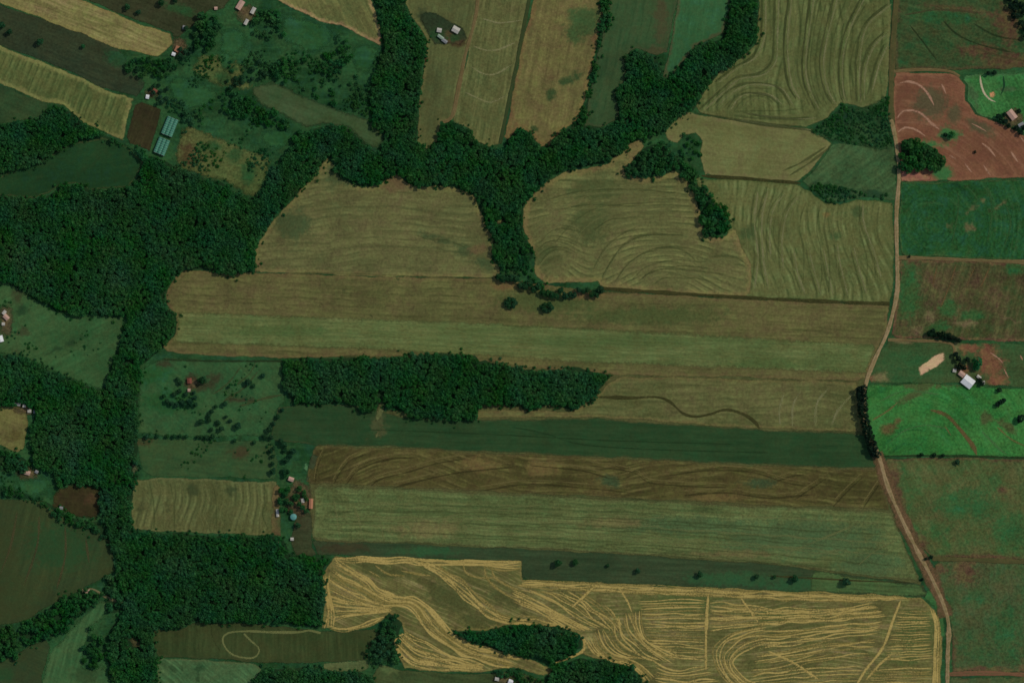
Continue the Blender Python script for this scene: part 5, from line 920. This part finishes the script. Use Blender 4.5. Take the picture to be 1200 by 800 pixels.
house(253.5, 10.5, 2.8, 2.6, 0, R_PINK, 'tiny pink roofed hut on the path above the grove', 'shed', 'garden_shed', 2.0, windows=1)
house(289, 26.5, 6, 3, -62, R_CREAM, 'narrow cream roofed shed below the orange pink roofed house', 'shed', 'farm_shed')
house(297, 13, 7, 3.6, -62, R_CREAM, 'long cream roofed shed right of the orange pink roofed house', 'shed', 'farm_shed')
house(204, 64, 3.4, 3, 20, R_WHITE, 'small white roofed hut at the end of the straw strip', 'shed', 'farm_shed', 2.2, windows=1)
house(208.5, 58, 6, 4.5, -65, R_ORANGE, 'brownish orange roofed house at the end of the straw strip')
house(217, 33, 4, 3.4, 10, R_GREY, 'grey green roofed hut above the straw strip end', 'shed', 'farm_shed', 2.2, windows=1)
house(173.4, 113.8, 3, 3.8, 10, R_WHITE, 'small white shed above the ploughed plot', 'shed', 'farm_shed', 2.2, windows=1)
house(182, 107, 4.4, 3.4, 30, R_RED, 'small reddish brown roofed hut above the greenhouses', 'shed', 'farm_shed', 2.2, windows=1)
house(534.2, 35, 7.6, 6.2, 30, R_CREAM, 'cream roofed house of the small farm by the gallery wood')
house(514.8, 35.5, 4.6, 4, 10, R_CREAM, 'small cream roofed hut opposite the cream roofed house', 'shed', 'farm_shed', 2.2, windows=1)
house(516.4, 43.5, 7, 2.6, 36, R_PGREEN, 'long pale green roofed shed with dark bushes below the small farm', 'shed', 'farm_shed', 2.4, windows=1)
house(521, 48, 6, 3, 36, R_GREY, 'low grey roofed shed parallel to the pale green roofed shed', 'shed', 'farm_shed', 2.0, windows=1)
house(364.8, 589.5, 11, 3.6, 92, R_ORANGE, 'long narrow orange roofed house of the middle farm')
house(355, 586, 4, 2.8, 80, R_CREAM, 'small pale roofed hut left of the orange roofed house', 'shed', 'farm_shed', 2.2, windows=1)
house(325.5, 600.5, 8, 2.2, 85, R_CREAM, 'thin cream roofed shed beside the ribbed tan field', 'shed', 'farm_shed', 2.2, windows=1)
house(341.5, 561, 5.5, 4, 20, R_PINK, 'pinkish roofed house above the middle farm trees')
house(342.6, 631, 3, 2.6, 0, R_CREAM, 'tiny pale hut below the middle farm', 'shed', 'garden_shed', 2.0, windows=1)
house(326, 635, 4, 3, 10, R_PINK, 'tiny pinkish hut at the square wood edge', 'shed', 'garden_shed', 2.0, windows=1)
house(222, 446, 5.4, 4.4, 85, R_RED, 'small brick red roofed house with the orchard below it')
house(221.5, 457, 2.4, 2.6, 0, R_PINK, 'tiny pink roofed hut below the brick red house', 'shed', 'garden_shed', 2.0, windows=1)
house(7.4, 371.5, 6, 4.4, 45, R_PINK, 'pink roofed house at the western pasture edge')
house(5, 366, 4.2, 2.8, -50, R_CREAM, 'cream roofed shed above the western pink roofed house', 'shed', 'farm_shed', 2.2, windows=1)
house(4, 379.5, 2.8, 2.6, 0, R_CREAM, 'tiny cream hut below the western pink roofed house', 'shed', 'garden_shed', 2.0, windows=1)
house(0.5, 397, 6.5, 6, 75, R_WHITE, 'white roofed barn at the western pasture edge', 'barn', 'barn')
house(32, 553.5, 6.5, 4, 15, R_PINK, 'pink roofed house of the south western farm')
house(26, 552, 3.4, 3, 0, R_CREAM, 'small cream hut left of the south western pink roofed house', 'shed', 'farm_shed', 2.2, windows=1)
house(43, 552.5, 3, 2.6, 30, R_GREY, 'small grey hut right of the south western pink roofed house', 'shed', 'farm_shed', 2.2, windows=1)
house(20, 473.6, 7, 2.2, 6, R_CREAM, 'thin cream roofed shed on top of the small tan field', 'shed', 'farm_shed', 2.2, windows=1)
house(34.6, 481.4, 3.4, 2.8, 0, R_CREAM, 'small pale roofed hut at the corner of the small tan field', 'shed', 'farm_shed', 2.2, windows=1)
house(28.3, 475.4, 2.6, 2.4, 0, R_CREAM, 'tiny pale hut between the two sheds of the small tan field', 'shed', 'garden_shed', 2.0, windows=1)
house(41.5, 482, 3.6, 3, 0, R_GREY, 'dull grey hut at the shady wood edge', 'shed', 'farm_shed', 2.2, windows=1)
house(103, 693.5, 5.5, 4.2, -20, R_PINK, 'dusty pink roofed house at the pale valley path')
house(582.5, 794.5, 4, 3.2, 10, R_CREAM, 'small cream roofed cottage in the shadowy southern thicket', windows=1)
house(598.5, 797.5, 4.5, 4, 20, R_WHITE, 'small white roofed cottage in the shadowy southern thicket', windows=1)
house(71.5, 595, 3.4, 2.8, 10, R_GREY, 'tiny grey hut in the hedge above the olive crop field', 'shed', 'garden_shed', 2.0, windows=1)

# greenhouses: a row of arched bays under teal sheeting
M = NT('teal_film'); P = M.obj()
n = M.noise(P, .5, 4, .65)
M.link(M.mix(M.ramp01(n, .35, .65), C(42, 92, 74), C(60, 114, 92)), M.b.inputs['Base Color']); M.b.inputs['Roughness'].default_value = .35; M.b.inputs['Specular IOR Level'].default_value = .4
FILM = M.m
GUT = plain_mat('gutter', (.02, .05, .04, 1), (.04, .08, .06, 1), 1); HOOP = plain_mat('hoop_steel', (.42, .5, .46, 1), (.5, .58, .54, 1), 2)
def greenhouse(px, py, L, bays, bw, ang, label):
    x, y = wx(px), wy(py)
    e = empty('greenhouse', (x, y, h1(x, y) + .3), math.radians(-ang)); tag(e, label, 'greenhouse', None)
    n = 8; W_ = bays * bw
    for b in range(bays):
        y0 = -W_ / 2 + b * bw
        prof = [(y0 + bw * (.5 - .48 * math.cos(math.pi * i / n)), 2.6 + 1.4 * math.sin(math.pi * i / n)) for i in range(n + 1)]
        V, F = [], []
        for xx in (-L / 2, L / 2): V += [(xx, a, c) for a, c in prof]
        F = [(i, i + n + 1, i + n + 2, i + 1) for i in range(n)]
        roof = mesh_obj('arched_roof', V, F, FILM, e, smooth=True)
        k = int(L / 2.5)
        for j in range(k + 1):
            xx = -L / 2 + j * L / k; V, F = [], []
            for dx in (-.09, .09): V += [(xx + dx, a, c + .06) for a, c in prof]
            F = [(i, i + n + 1, i + n + 2, i + 1) for i in range(n)]
            mesh_obj('hoop', V, F, HOOP, roof)
        for s in (-1, 1):
            xx = s * L / 2
            V = [(xx, a, c) for a, c in prof] + [(xx, prof[-1][0], -.4), (xx, prof[0][0], -.4)]
            mesh_obj('end_wall', V, [tuple(range(len(V)))], FILM, e)
    for b in range(bays + 1):
        yy = -W_ / 2 + b * bw
        box_obj('gutter', (-L / 2 - .2, L / 2 + .2, yy - .16, yy + .16, 2.45, 2.62), GUT, e)
    for s in (-1, 1): box_obj('side_wall', (-L / 2, L / 2, s * (W_ / 2 - .1) - .03, s * (W_ / 2 - .1) + .03, -.4, 2.44), FILM, e)
greenhouse(199.2, 148.6, 21, 3, 4.6, -68, 'larger teal greenhouse of arched bays below the scrub meadow')
greenhouse(189.8, 171.6, 18.5, 3, 4.6, -68, 'smaller teal greenhouse of arched bays beside the ploughed plot')

# round teal tank, middle farm
def tank(px, py, R, hgt):
    x, y = wx(px), wy(py); e = empty('water_tank', (x, y, h1(x, y) + .2)); tag(e, 'round pale teal tank among the dark trees of the middle farm', 'tank')
    n = 20; ring = lambda r, z: [(r * math.cos(2 * math.pi * i / n), r * math.sin(2 * math.pi * i / n), z) for i in range(n)]
    V = ring(R, -.4) + ring(R, hgt); F = [(i, (i + 1) % n, n + (i + 1) % n, n + i) for i in range(n)]
    mesh_obj('tank_shell', V, F, R_TEAL, e)
    V = ring(R + .15, hgt - .03) + ring(R * .5, hgt + R * .2) + ring(.3, hgt + R * .33); F = [(k * n + i, k * n + (i + 1) % n, (k + 1) * n + (i + 1) % n, (k + 1) * n + i) for k in range(2) for i in range(n)] + [tuple(range(2 * n, 3 * n))]
    mesh_obj('tank_roof', V, F, roof_mat('tank_teal', (.12, .33, .27, 1)), e)
    box_obj('hatch', (R * .35, R * .35 + .7, -.35, .35, hgt + R * .12, hgt + R * .32), R_GREY, e)
tank(344.3, 605, 3.6, 3.6)
print('fields', NF[0], 'ridges', NR[0], 'wood trees', WOODS[0], 'own trees', len(TAKEN))
